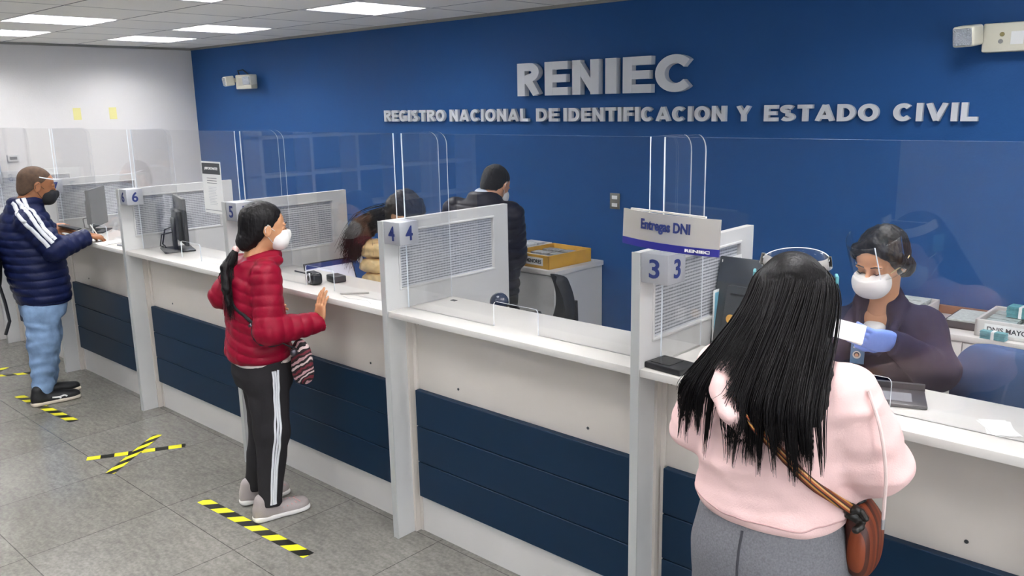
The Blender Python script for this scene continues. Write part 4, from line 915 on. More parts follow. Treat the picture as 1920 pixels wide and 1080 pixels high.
# ---------------------------------------------------------------- woman in the red jacket
def woman_red():
    cx, cy = -3.6, 2.03; rz = frame_rz(cx, cy); lat = math.atan2(-.94, .33)
    R = Rm((.96, .22, -.10)); hs, L = head_sdf((.117, .065, 1.447), R, 1.04); neck(hs, L, (.05, .06, 1.26), .052)
    hr = hand_sdf((.338, -.075, .995), (.10, .05, 1), (.871, .491, 0), 1, (.35, .22, .20, .22, .25), .03, .90); hl = hand_sdf((.08, .25, 1.02), (.9, -.3, .0), (.2, -.9, 0), 1, (.5, .4, .4, .4, .4), .05, .9)
    bd = S().loft([(.70, .06, .06, .14, .09, lat), (.9, .06, .06, .12, .085, lat), (1.1, .06, .06, .13, .09, lat), (1.22, .06, .06, .14, .07, lat), (1.27, .06, .06, .07, .055, lat)])
    limb(bd, [(.12, -.10, 1.23), (.10, -.16, 1.0), (.33, -.075, .99)], [.04, .035, .026]); limb(bd, [(.03, .21, 1.23), (-.07, .25, 1.08), (.07, .25, 1.02)], [.04, .035, .026])
    limb(bd, [(.075, -.01, .74), (.075, -.03, .45), (.035, -.035, .08)], [.07, .045, .035]); limb(bd, [(.05, .14, .74), (.05, .16, .45), (-.03, .18, .08)], [.07, .045, .035])
    p = body_mesh('person', [bd, hs, hr, hl], SK1, (cx, cy, 0), rz, 'woman in a red quilted jacket with a long ponytail resting a hand on the counter', [.012, .0035, .0026, .004])
    face_bits(L, p); mask_part(hs, L, R, MASKW, p, False, 1.04)
    # jacket
    j = S(); j.loft([(.805, .045, .06, .172, .150, lat), (.86, .045, .06, .175, .150, lat), (.97, .048, .06, .165, .135, lat), (1.08, .04, .06, .172, .128, lat), (1.19, .045, .06, .178, .115, lat), (1.26, .06, .06, .150, .095, lat), (1.30, .075, .06, .09, .078, lat)], .03, q=(.0075, .050, .30))
    j.chain([(.105, -.10, 1.245), (.095, -.165, .99)], [.070, .066], .03, q=(.006, .05)); j.chain([(.095, -.165, .99), (.325, -.085, .990)], [.070, .050], .02, q=(.006, .05))
    j.chain([(.01, .20, 1.235), (-.105, .22, 1.095)], [.070, .064], .03, q=(.008, .06)); j.chain([(-.105, .22, 1.095), (.06, .25, 1.03)], [.058, .046], .02, q=(.008, .055))
    j.ell((.008, .055, 1.245), (.066, .13, .052), Rm((.94, .33, .35)), .03); j.chain([(.02, -.03, 1.28), (.10, -.055, 1.285), (.17, .0, 1.29)], [.028, .026, .024], .03); j.chain([(0, .10, 1.28), (.08, .16, 1.29), (.17, .10, 1.30)], [.03, .028, .024], .03)
    j.loft([(1.27, .085, .06, .082, .088, lat), (1.335, .11, .065, .070, .082, lat)], .02); j.wrinkle(.0022, 34, 4)
    j.cut((.338, -.08, .995), (.90, .35, .25), .09); jk = sobj('jacket', j, .005, NYR, p)
    tr = S(); tr.loft([(.66, .055, .06, .155, .125, lat), (.74, .055, .06, .165, .14, lat), (.83, .055, .06, .155, .125, lat)], .04)
    limb(tr, [(.072, -.02, .72), (.075, -.035, .46), (.04, -.04, .09)], [.105, .082, .056], .03, q=None); limb(tr, [(.045, .14, .72), (.05, .16, .46), (-.025, .18, .09)], [.10, .078, .055], .03)
    tr.wrinkle(.003, 22, 8, (1, 1, .8)); tr.cut((.04, -.04, .075), (0, 0, -1), .12); tr.cut((-.025, .18, .075), (0, 0, -1), .12); tj = sobj('trousers', tr, .006, TRK, p)
    for k in range(3):
        o = (k-1)*.017; ribbon('side_stripe', tr, [(.135+o, -.16, .80), (.125+o, -.16, .64), (.105+o, -.14, .46), (.075+o*.9, -.12, .28), (.055+o*.8, -.11, .09)], .0105, .002, .004, STR, tj, 70)
    sh = S().loft([(.785, .055, .06, .166, .142, lat), (.82, .055, .06, .166, .142, lat)], .01); sobj('shirt_hem', sh, .008, mat('pale shirt', 'd8c9c4', .8), p)
    # hair
    g = hair_cap(L, R, 1.04, .008, (.8, -.6, .012), -.085, .0012); g.ell(L(0, -.085, -.075), (.045, .04, .04), R, .04)
    hp = sobj('hair', g, .0035, HAIRB, p)
    tie = L(0, -.125, -.105); bm = B(); bmesh.ops.create_uvsphere(bm, u_segments=16, v_segments=8, radius=.018); obj('hair_tie', bm, mat('pale pink tie', 'd9b3ad', .6), hp, True, loc=tuple(tie))
    ps = S(); ps.p = list(j.p); tp = []; T0 = np.array(tie); mid = np.array([-.040, .02, 1.24]); end = np.array([-.070, -.045, 1.075])
    base = S(); base.chain(ps.snap(cr([T0, T0+(-.025, -.01, -.05), mid+(-.018, 0, 0), end+(.0, 0, .03)], 10), .020, 8, only_in=True), list(np.interp(np.linspace(0, 1, 10), [0, .3, .8, 1], [.012, .021, .019, .008])), .01); base.wrinkle(.002, 200, 2, (1, 1, .08)); sobj('ponytail', base, .004, HAIRB, hp)
    for i in range(160):
        o = rng.normal(size=3)*np.array([.012, .016, .008]); tp.append(cr([T0+o*.4, T0+(-.025, -.01, -.05)+o, mid+(-.018, 0, 0)+o, end+o*1.1+(0, 0, rng.uniform(-.05, .03))], 14))
    tp = ps.snap(np.array(tp).reshape(-1, 3), .006, 6, only_in=True).reshape(160, 14, 3)
    V, Q = strands(tp, .0022, .0004); link('hair_strands', npmesh('hair_strands', V, Q, HAIRB), hp)
    # shoes
    GS = mat('grey knit shoe', '9b9290', .85, bump=.2, bscale=300); 
    for a, b in (((-.045, -.065, 0), (.225, .02, 0)), ((-.105, .155, 0), (.14, .235, 0))):
        o, P_, s_ = shoe(p, a, b, GS, RUB)
        bm = B()
        for k in range(5): q = .12+.022*k; tube(bm, [tuple(s_.snap([P_(-.03, q+.02, .05)], .001)[0]), tuple(s_.snap([P_(0, q, .09)], .001)[0]), tuple(s_.snap([P_(.03, q+.02, .05)], .001)[0])], .0028, 5)
        obj('laces', bm, mat('pink lace', 'c08a88', .7), o, True)
    # bag and strap
    bag = thing('shoulder_bag', 'small striped crossbody bag hanging at the hip of the woman in red', 'bag', (cx, cy, 0), rz)
    b_ = S(); b_.ell((.235, -.125, .80), (.062, .028, .095), Rm((.7, .7, 0)), .02, n=2.8); b_.ell((.235, -.125, .86), (.05, .022, .07), Rm((.7, .7, 0)), .02); b_.wrinkle(.003, 40, 1)
    sobj('body', b_, .004, stripes_mat('striped weave', ['1a1216', 'b98f92', '281418', '6b1e2c', '1a1216', 'c9b3b0'], 2, .062, .8, (0.5, .35, 0), distort=.06), bag)
    ribbon('strap', j, [(.215, -.15, .885), (.16, -.17, .92), (.08, -.17, .98), (0, -.10, 1.05), (-.075, 0, 1.14), (-.07, .09, 1.21), (-.02, .15, 1.27), (.04, .17, 1.30)], .017, .003, .004, mat('black webbing', '1b1a20', .7), bag, 80, 'out')
    DM = mat('dark metal', '55525a', .3, metal=.8); bm = B(); cyl(bm, (.013, -.155, 1.03), (.02, -.157, 1.02), .011); obj('strap_ring', bm, DM, bag, True)
    bm = B(); bmesh.ops.create_uvsphere(bm, u_segments=12, v_segments=8, radius=.018, matrix=Matrix.Translation((.20, -.165, .875))); obj('charm', bm, DM, bag, True)
woman_red()

# ---------------------------------------------------------------- man in the navy jacket
def man_blue():
    cx, cy = -6.35, 2.05; rz = frame_rz(cx, cy); lat = math.atan2(-.95, .31)
    R = Rm((.95, .10, -.24)); hs, L = head_sdf((.047, 0, 1.515), R, 1.13); neck(hs, L, (-.05, 0, 1.36), .068)
    hr = hand_sdf((.325, -.125, 1.158), (.85, .35, -.22), (.2, .3, -.9), 1, (.6, .75, .8, .85, .9), .02, 1.0); hl = hand_sdf((.11, .13, 1.20), (.9, -.35, 0), (.3, .5, -.6), -1, (.4, .5, .55, .6, .6), .02, 1.0)
    bd = S().loft([(.66, -.01, 0, .15, .11, lat), (.9, -.02, 0, .16, .13, lat), (1.15, -.04, 0, .17, .12, lat), (1.3, -.05, 0, .16, .09, lat), (1.36, -.05, 0, .08, .07, lat)])
    limb(bd, [(-.03, -.19, 1.29), (.10, -.23, 1.09), (.32, -.125, 1.155)], [.05, .045, .03]); limb(bd, [(-.05, .19, 1.29), (.0, .26, 1.1), (.12, .13, 1.2)], [.05, .045, .03])
    limb(bd, [(-.02, -.09, .7), (-.05, -.1, .44), (-.09, -.09, .08)], [.08, .055, .04]); limb(bd, [(-.02, .09, .7), (-.02, .1, .44), (-.06, .10, .08)], [.08, .055, .04])
    p = body_mesh('person', [bd, hs, hr, hl], SK2, (cx, cy, 0), rz, 'man in a navy quilted jacket and jeans writing at the counter by window 7', [.013, .004, .003, .003])
    face_bits(L, p); mask_part(hs, L, R, MASKK, p, False, 1.13)
    g = hair_cap(L, R, 1.13, .002, (.75, -.66, -.002), -.055); sobj('hair', g, .004, HAIRC, p)
    bm = B(); tube(bm, ring(L, .055, .09, -1.6, 1.6, 24, -.002, 1.16), .004, 6); o = obj('shield_band', bm, EDGE, p, True)
    j = S(); j.loft([(.70, -.005, 0, .195, .162, lat), (.78, -.008, 0, .205, .172, lat), (.9, -.02, 0, .21, .182, lat), (1.05, -.035, 0, .215, .185, lat), (1.18, -.052, 0, .22, .178, lat), (1.29, -.055, 0, .20, .15, lat), (1.36, -.045, 0, .14, .115, lat), (1.40, -.04, 0, .10, .10, lat)], .03, q=(.012, .056, .03))
    j.chain([(-.03, -.185, 1.295), (.105, -.235, 1.095)], [.088, .078], .03, q=(.008, .055)); j.chain([(.105, -.235, 1.095), (.30, -.14, 1.15)], [.078, .054], .02, q=(.008, .05))
    j.chain([(-.05, .185, 1.295), (.0, .26, 1.11)], [.088, .075], .03, q=(.008, .055)); j.chain([(.0, .26, 1.11), (.10, .14, 1.195)], [.07, .05], .02, q=(.008, .05))
    j.loft([(1.36, -.045, 0, .112, .118, lat), (1.40, -.035, 0, .105, .112, lat), (1.445, -.03, 0, .098, .108, lat)], .015, q=(.005, .035)); j.wrinkle(.0025, 30, 14)
    j.ell((-.015, 0, 1.50), (.085, .085, .085), None, .01, 's'); j.cut((.315, -.132, 1.153), (.9, .42, .1), .09); sobj('jacket', j, .006, NYN, p)
    jk = p.children[-1]
    for k in range(3):
        o = (k-1)*.043; pts = [(-.075+o*.75, -.08, 1.425+o*.25), (-.045+o*.8, -.20, 1.37+o*.5), (.03+o*.8, -.30, 1.25+o*.6), (.095+o*.75, -.32, 1.155+o*.65)]
        ribbon('sleeve_stripe', j, pts, .026, .003, .006, STR, jk, 60)
    tr = S(); tr.loft([(.60, -.02, 0, .165, .13, lat), (.68, -.015, 0, .18, .145, lat), (.78, -.01, 0, .18, .145, lat)], .04)
    limb(tr, [(-.03, -.085, .66), (-.045, -.095, .45), (-.085, -.09, .10)], [.115, .098, .068], .03); limb(tr, [(-.02, .085, .66), (-.015, .10, .45), (-.055, .10, .10)], [.11, .093, .066], .03)
    tr.wrinkle(.0065, 20, 9, (1, 1, 2.2), .05, .60); tr.cut((-.085, -.09, .065), (0, 0, -1), .2); sobj('jeans', tr, .006, DEN, p)
    BS = mat('black shoe', '141417', .6, bump=.1, bscale=200)
    for n_, (a, b) in enumerate((((-.165, -.145, 0), (.14, -.075, 0)), ((-.13, .06, 0), (.15, .125, 0)))):
        o, P_, s_ = shoe(p, a, b, BS, mat('cream sole', 'cbbfae', .6), .10, .105)
        if n_ == 0:
            for pts in ([P_(.06, .12, .05), P_(.06, .16, .045), P_(.06, .2, .055)], [P_(.06, .16, .045), P_(.06, .175, .03)], [P_(.06, .2, .055), P_(.06, .215, .04)]): ribbon('side_mark', s_, pts, .011, .001, .003, PAPER, o, 12)
    bp = thing('backpack', 'black backpack on the back of the man in the navy jacket', 'backpack', (cx, cy, 0), rz)
    b_ = S(); b_.ell((-.315, .02, 1.02), (.085, .15, .22), None, .02, n=3); b_.wrinkle(.004, 20, 3); sobj('body', b_, .008, mat('black nylon bag', '131316', .6), bp)
    bm = B(); tube(bm, [(-.26, -.08, .90), (-.235, -.12, .75), (-.225, -.12, .62), (-.26, -.12, .53)], .011, 6); obj('strap', bm, BLACK, bp, True)
    t = thing('phone', 'black phone held in the left hand of the man in blue', 'phone', tuple(Vector((cx, cy, 0))+Matrix.Rotation(rz, 3, 'Z')@Vector((.215, .06, 1.205))), rz-.5); bm = B(); bx(bm, -.07, .07, -.035, .035, -.005, .005, .004, R=Matrix.Rotation(.25, 4, 'Y')); obj('body', bm, BLACK, t, True); bm = B(); bx(bm, -.064, .064, -.031, .031, .005, .0055, R=Matrix.Rotation(.25, 4, 'Y')); obj('screen', bm, SCR, t)
    t = thing('pen', 'pen in the right hand of the man in blue', 'pen', tuple(Vector((cx, cy, 0))+Matrix.Rotation(rz, 3, 'Z')@Vector((.40, -.09, 1.11))), rz); bm = B(); tube(bm, [(0, 0, 0), (-.06, 0, .12)], .004); obj('barrel', bm, PAPER, t, True); bm = B(); tube(bm, [(0, 0, 0), (.004, 0, -.008)], [.003, .001]); obj('tip', bm, CHROME, t)
man_blue()

# ---------------------------------------------------------------- woman in the pink hoodie
def woman_pink():
    cx, cy = -.9, 1.87; rz = frame_rz(cx, cy); f = np.array([.45, .89, 0]); lat = math.atan2(-.45, .89); u = np.array([.89, -.45, 0])
    R = Rm((.14, .92, -.36)); hs, L = head_sdf((.068, .075, 1.512), R, 1.0); neck(hs, L, (.05, .02, 1.36), .055)
    hr = hand_sdf((.20, .40, 1.15), (-.3, .95, 0), (0, 0, -1), -1, (.3,)*5, .05, .9); hl = hand_sdf((-.05, .40, 1.15), (.2, .95, 0), (0, 0, -1), 1, (.3,)*5, .05, .9)
    bd = S().loft([(.75, .045, 0, .16, .13, lat), (.95, .045, 0, .16, .12, lat), (1.2, .045, 0, .16, .11, lat), (1.33, .05, 0, .15, .08, lat), (1.38, .05, 0, .07, .06, lat)])
    limb(bd, [(.20, -.07, 1.33), (.27, -.02, 1.16), (.205, .39, 1.15)], [.05, .045, .03]); limb(bd, [(-.09, .07, 1.33), (-.145, .07, 1.17), (-.055, .39, 1.15)], [.05, .045, .03])
    limb(bd, [(.12, -.03, .78), (.12, -.02, .45), (.11, -.02, .08)], [.09, .06, .04]); limb(bd, [(-.03, .04, .78), (-.03, .05, .45), (-.04, .05, .08)], [.09, .06, .04])
    p = body_mesh('person', [bd, hs, hr, hl], SK1, (cx, cy, 0), rz, 'woman with long black hair in a pale pink hoodie, back to the viewer', [.012, .004, .004, .004])
    face_bits(L, p); mask_part(hs, L, R, MASKW, p)
    j = S(); j.loft([(.985, .045, 0, .178, .150, lat), (1.01, .045, 0, .184, .158, lat), (1.08, .045, 0, .190, .158, lat), (1.18, .045, 0, .182, .150, lat), (1.27, .048, 0, .178, .140, lat), (1.335, .05, 0, .165, .118, lat), (1.385, .052, .01, .11, .085, lat), (1.42, .055, .02, .07, .07, lat)], .03)
    j.chain([(.188, -.065, 1.32), (.262, -.04, 1.165)], [.082, .082], .04); j.chain([(.262, -.04, 1.165), (.215, .32, 1.145)], [.080, .045], .03)
    j.chain([(-.085, .07, 1.32), (-.142, .065, 1.18)], [.078, .076], .04); j.chain([(-.142, .065, 1.18), (-.065, .32, 1.145)], [.070, .045], .03)
    j.ell((.02, -.075, 1.315), (.125, .062, .085), Rm(f), .05); j.chain([(-.075, -.07, 1.39), (-.085, -.125, 1.34), (-.06, -.165, 1.285), (-.035, -.165, 1.25)], [.02, .024, .024, .014], .02)
    j.wrinkle(.0085, 12, 21, (.7, .7, 2.8), 1.0, 1.34); j.wrinkle(.002, 34, 22, (.6, .6, 1.8)); hd = sobj('hoodie', j, .006, PINK, p)
    ribbon('hem_seam', j, [(-.16, .0, 1.035), (-.14, -.1, 1.03), (-.05, -.17, 1.022), (.08, -.19, 1.018), (.2, -.17, 1.02), (.26, -.08, 1.02)], .004, .001, .003, mat('seam pink', 'c69f9c', .9), hd, 50)
    c = S(); tr = S(); tr.loft([(.70, .045, 0, .185, .160, lat), (.82, .045, 0, .196, .172, lat), (.90, .045, 0, .197, .172, lat), (.98, .045, 0, .182, .155, lat), (1.02, .045, 0, .17, .145, lat)], .04)
    limb(tr, [(.125, -.03, .74), (.12, -.02, .45), (.11, -.02, .09)], [.115, .075, .05], .02); limb(tr, [(-.035, .05, .74), (-.03, .05, .45), (-.04, .05, .09)], [.115, .075, .05], .02)
    bc = np.array([.045, 0, 0])-f*.19; tr.chain([bc+(0, 0, .93), bc+(0, 0, .78), bc+(0, 0, .66)], [.006, .012, .02], .03, op='s'); tr.wrinkle(.002, 26, 5); tl = sobj('leggings', tr, .007, HEA, p)
    ribbon('back_seam', tr, [bc+(0, 0, 1.0), bc+(0, 0, .92), bc+(0, 0, .83), bc+(0, 0, .76)], .006, .001, .003, mat('seam grey', '3c3c42', .9), tl, 40)
    for a, b in (((.08, -.09, 0), (.15, .15, 0)), ((-.06, -.02, 0), (-.02, .22, 0))): shoe(p, a, b, mat('white shoe', 'd0cecb', .7), RUB)
    # hair: dense cap plus thousands of draped strands
    g = hair_cap(L, R, 1.0, .006, (.86, -.5, .032), -.10); hp = sobj('hair', g, .0045, HAIRB, p)
    both = S(); both.p = list(hs.p)+list(j.p); HC = np.array(L(0, 0, 0)); top = np.array(L(0, -.035, .105))
    def lock(a, zend, w, rr, n=18):
        """a path from the front hairline over the crown, round the back of the skull, then hanging down to zend"""
        c2 = math.sqrt(max(1-a*a, 0)); P0 = np.array(L(.048*a, .060-.02*a*a, .094-.01*a*a)); e1 = np.array(L(.072*a, .005, .112-.036*a*a)); e2 = np.array(L(.094*a, -.072*c2+.0, .075-.04*abs(a))); e3 = np.array(L(.100*a, -.122*c2-.005, -.01-.03*abs(a)))
        xy = np.array([.055, 0, 0])+u*w-f*rr; q = xy+(0, 0, 1.35); b = xy+u*.10*w-f*.015+(0, 0, (1.35+zend)/2); c_ = xy+u*.16*w-f*.010+(0, 0, zend)
        return cr([P0, e1, e2, e3, q, b, c_], n)
    tot = []
    for i in range(60):     # broad locks, each of many hairs
        w = 1-2*i/59; wl = w*(.150 if w > 0 else .172)+rng.normal()*.006
        gap = -.080 < wl < -.045      # here the fold of the hood shows between the locks
        rr = .168*math.sqrt(max(1-(wl/.30)**2, .1))+rng.uniform(-.002, .02)
        zend = (1.235 if wl < -.095 else 1.295 if -.080 < wl < -.042 else 1.20 if wl < .11 else 1.225)+rng.uniform(-.02, .07); P0 = lock(w, zend, wl, rr); dr = np.linspace(0, 1, 18)[:, None]; ph = rng.uniform(0, 6)
        for k in range(34):
            o = (u*rng.normal()*.0115+f*rng.normal()*.008+np.array([0, 0, 1])*rng.normal()*.003); conv = 1-.80*dr**1.6
            z2 = rng.uniform(-.04, .03); tot.append(P0+o*conv*(.35+.9*dr)+np.array([0, 0, 1])*z2*dr**4+u*(.006*np.sin(5*dr+ph)*dr))
            if gap: tot[-1] = cr(tot[-1][:12], 18)
    for i in range(1300):   # the smooth crown
        a = rng.uniform(-1, 1); P0 = lock(a*.98, 1.30, a*.14, .13); P0 = cr(P0[:8]+rng.normal(size=3)*.0025, 18); tot.append(P0)
    A = np.array(tot); sh_ = A.shape; P = A.reshape(-1, 3); d = both.ev(P); m_ = d < .010
    for _ in range(4):
        if m_.any(): Pm = P[m_]; dm = both.ev(Pm); P[m_] = Pm+both.grad(Pm, .006)*np.clip(.011-dm, 0, .03)[:, None]
    A = P.reshape(sh_)
    for _ in range(3): A[:, 1:-1] = A[:, 1:-1]*.5+(A[:, :-2]+A[:, 2:])*.25
    V, Q = strands(A, .0018, .0003); link('hair_strands', npmesh('hair_strands', V, Q, HAIRB), hp)
    # under-mass so that no gaps show through the crown and nape
    b2 = S(); b2.loft([(1.27, .060, -.145, .085, .014, lat), (1.34, .060, -.10, .105, .03, lat), (1.42, .068, -.04, .098, .055, lat), (1.50, .07, .02, .088, .07, lat)], .03); b2.wrinkle(.004, 120, 6, (1, 1, .06)); sobj('hair_mass', b2, .005, HAIRB, hp)
    face_shield(L, p)
    bm = B(); tube(bm, cr([(.235, -.13, 1.36), (.262, -.155, 1.28), (.28, -.15, 1.18), (.285, -.13, 1.10), (.288, -.11, 1.045)], 24).tolist(), .0042, 7); cd = obj('drawstring', bm, mat('cord pink', 'e6cfc9', .7), p, True)
    bm = B(); cyl(bm, (.288, -.11, 1.047), (.289, -.108, 1.02), .0045, n=10); tag(obj('tip', bm, CHROME, cd, True), label='metal cord tip')
    bag = thing('shoulder_bag', 'brown leather crossbody bag at the right hip of the woman in pink', 'bag', (cx, cy, 0), rz)
    b_ = S(); b_.ell((.262, -.035, .945), (.035, .075, .085), Rm((.4, .9, 0)), .02, n=2.6); b_.ell((.25, -.035, 1.01), (.03, .06, .05), Rm((.4, .9, 0)), .02); sobj('body', b_, .005, stripes_mat('tan leather gores', ['5c2612', '7c3718', '431a0d', '6e3016'], 1, .045, .45, (0, 0, .3)), bag)
    wv = stripes_mat('woven strap', ['6e2c14', 'b07a3a', '2c1a12', '94441e', 'c2935a', '3a2012'], 0, .02, .7, (0, .8, 0))
    ribbon('strap', j, [(-.10, .0, 1.40), (-.08, -.08, 1.37), (-.03, -.16, 1.30), (.05, -.19, 1.22), (.12, -.18, 1.15), (.18, -.15, 1.10), (.225, -.12, 1.065)], .024, .004, .005, wv, bag, 80, 'out')
    g = S(); pts = [(.228+.022*math.cos(a*2.4)*math.cos(a), -.115+.014*math.sin(a*2.4), 1.045+.026*math.sin(a)) for a in np.linspace(0, 6.28, 18)]; g.chain(pts, [.008]*18, .003); sobj('knot', g, .003, mat('black cord', '17130f', .4), bag)
    ribbon('side_loop', j, [(.245, -.02, 1.07), (.25, -.05, 1.05), (.25, -.07, 1.0)], .02, .004, .008, BLACK, bag, 20)
woman_pink()

# ---------------------------------------------------------------- masked clerk
def clerk():
    cx, cy = -1.05, 2.95; rz = frame_rz(cx, cy); lat = -.2
    R = Rm((-.44, -.82, -.36)); hs, L = head_sdf((.052, -.005, 1.452), R, .98); neck(hs, L, (.06, .03, 1.26), .05)
    bd = S().loft([(.62, .09, .22, .15, .11, lat), (.9, .09, .16, .14, .09, lat), (1.1, .07, .07, .15, .09, lat), (1.22, .065, .035, .14, .07, lat), (1.28, .06, .03, .06, .05, lat)])
    limb(bd, [(.20, .04, 1.22), (.235, -.05, 1.09), (.125, -.185, 1.205)], [.045, .04, .018]); limb(bd, [(-.07, .0, 1.21), (-.10, -.05, 1.06), (-.14, -.20, 1.08)], [.045, .04, .027])
    limb(bd, [(.17, .2, .66), (.15, -.12, .64), (.15, -.1, .26)], [.08, .06, .04]); limb(bd, [(.0, .17, .66), (-.02, -.14, .64), (-.02, -.1, .26)], [.08, .06, .04])
    p = body_mesh('person', [bd, hs], SK4, (cx, cy, 0), rz, 'seated clerk in a navy jacket with white mask and blue gloves handing over slips', [.012, .003])
    face_bits(L, p); mask_part(hs, L, R, MASKW, p, True, 1.05, mat('yellow elastic', 'd8c48e', .7))
    g = hair_cap(L, R, .98, .010, (.9, -.45, .036), -.10, .0015); g.ell(L(-.02, -.095, -.07), (.045, .038, .045), R, .02)
    for sx in (-1, 1): g.chain([L(.008*sx, .055, .095), L(.052*sx, .060, .070), L(.076*sx, .03, .035), L(.084*sx, .0, -.005)], [.012, .015, .015, .014], .02)
    hp = sobj('hair', g, .0035, HAIRB, p)
    hg = hand_sdf((.105, -.205, 1.218), (-.88, -.45, .18), (-.35, .72, .35), 1, (.45, .32, .30, .32, .38), .02, 1.0); sobj('glove', hg, .0028, GLOVE, p)
    h2 = hand_sdf((-.14, -.21, 1.08), (.1, -.95, .0), (0, .1, -1), -1, (.4,)*5, .03, .95); sobj('glove', h2, .004, GLOVE, p)
    j = S(); j.loft([(.66, .09, .22, .18, .14, lat), (.85, .09, .17, .185, .13, lat), (1.0, .085, .12, .185, .125, lat), (1.12, .075, .065, .185, .115, lat), (1.20, .068, .04, .170, .10, lat), (1.255, .062, .038, .125, .085, lat), (1.30, .06, .045, .085, .070, lat), (1.325, .06, .05, .068, .058, lat)], .03)
    j.chain([(.195, .045, 1.215), (.245, -.05, 1.095)], [.078, .075], .035); j.chain([(.245, -.05, 1.095), (.10, -.205, 1.212)], [.072, .042], .02); j.chain([(-.065, .01, 1.205), (-.10, -.05, 1.07)], [.075, .068], .035); j.chain([(-.10, -.05, 1.07), (-.14, -.19, 1.08)], [.066, .045], .02)
    j.chain([(.105, .07, 1.335), (.125, .01, 1.30), (.10, -.08, 1.22), (.06, -.12, 1.15)], [.02, .022, .02, .012], .012); j.chain([(.01, .07, 1.33), (-.01, .01, 1.295), (.0, -.08, 1.22), (.03, -.12, 1.15)], [.02, .022, .02, .012], .012)
    j.ell((.035, -.07, 1.27), (.045, .075, .085), Rm((-.2, -.9, .3)), .02, 's'); j.wrinkle(.0055, 18, 31, (1, 1, 1.2)); j.wrinkle(.002, 40, 32); j.cut((.098, -.212, 1.216), (-.85, -.48, .2), .08)
    sobj('jacket', j, .005, WORK, p)
    sh = S().loft([(1.19, .05, .0, .04, .06, lat), (1.22, .05, .0, .045, .066, lat), (1.24, .05, .0, .045, .060, lat)], .01); sobj('shirt', sh, .005, PAPER, p)
    tr = S(); limb(tr, [(.17, .2, .66), (.15, -.12, .64), (.15, -.1, .24)], [.10, .08, .06]); limb(tr, [(.0, .17, .66), (-.02, -.14, .64), (-.02, -.1, .24)], [.10, .08, .06]); tr.loft([(.6, .09, .2, .17, .13, lat), (.72, .09, .2, .17, .13, lat)]); sobj('trousers', tr, .012, TRK, p)
    for a in ((.15, -.06), (-.02, -.06)): shoe(p, (a[0], a[1], .2), (a[0]-.03, a[1]-.22, .2), BLACK, BLACK); 
    for o in p.children:
        if o.name.startswith('shoe'):
            pass
    face_shield(L, p, .115, -.02, .100, False, .04, 0)
    t = thing('badge', 'blue identity badge with portrait hanging on the chest of the clerk', 'badge', tuple(Vector((cx, cy, 0))+Matrix.Rotation(rz, 3, 'Z')@Vector((-.004, -.172, 1.125))), rz-.1); t.rotation_euler[0] = -.12
    box('card', (-.022, .022, -.002, .0, 0, .068), mat('badge blue', '4d7396', .3), t); box('holder_top', (-.022, .022, -.003, .001, .068, .082), mat('badge clip', '8d9499', .3), t)
    bm = B(); cyl(bm, (-.002, -.0022, .03), (-.002, -.003, .03), .013, n=20); pt = obj('portrait', bm, mat('portrait ground', 'c9c4bd', .5), t); bm = B(); cyl(bm, (-.002, -.003, .031), (-.002, -.0036, .031), .0085, n=16); obj('portrait_hair', bm, BLACK, pt); bm = B(); cyl(bm, (-.002, -.0036, .029), (-.002, -.0042, .029), .006, n=16); obj('portrait_face', bm, SK3, pt)
    text('lettering', 'RENIEC', (-.014, .01, .052, .057), PAPER, t, (0, -.0024, 0), off=.03)
    bm = B()
    for k in range(5): bx(bm, -.075, .06, -.002+.0012*k, -.0014+.0012*k, -.030, .032, R=Matrix.Rotation(.05+.02*k, 4, 'Y'))
    q = Vector((cx, cy, 0))+Matrix.Rotation(rz, 3, 'Z')@Vector((-.045, -.272, 1.262)); o = obj('paper_slips', bm, PAPER, None, loc=tuple(q), rot=(-.5, .16, rz+.1)); tag(o, 'white paper slips held in the blue gloved hand of the clerk', 'papers')
    bm = B(); bx(bm, -.04, .04, -.003, .003, -.006, .006, .001); q = Vector((cx, cy, 0))+Matrix.Rotation(rz, 3, 'Z')@Vector((.115, -.105, 1.17)); o = obj('pocket_pen', bm, CHROME, None, loc=tuple(q), rot=(0, .1, rz+.3)); tag(o, 'silver pen clipped to the jacket pocket of the clerk', 'pen')
clerk()

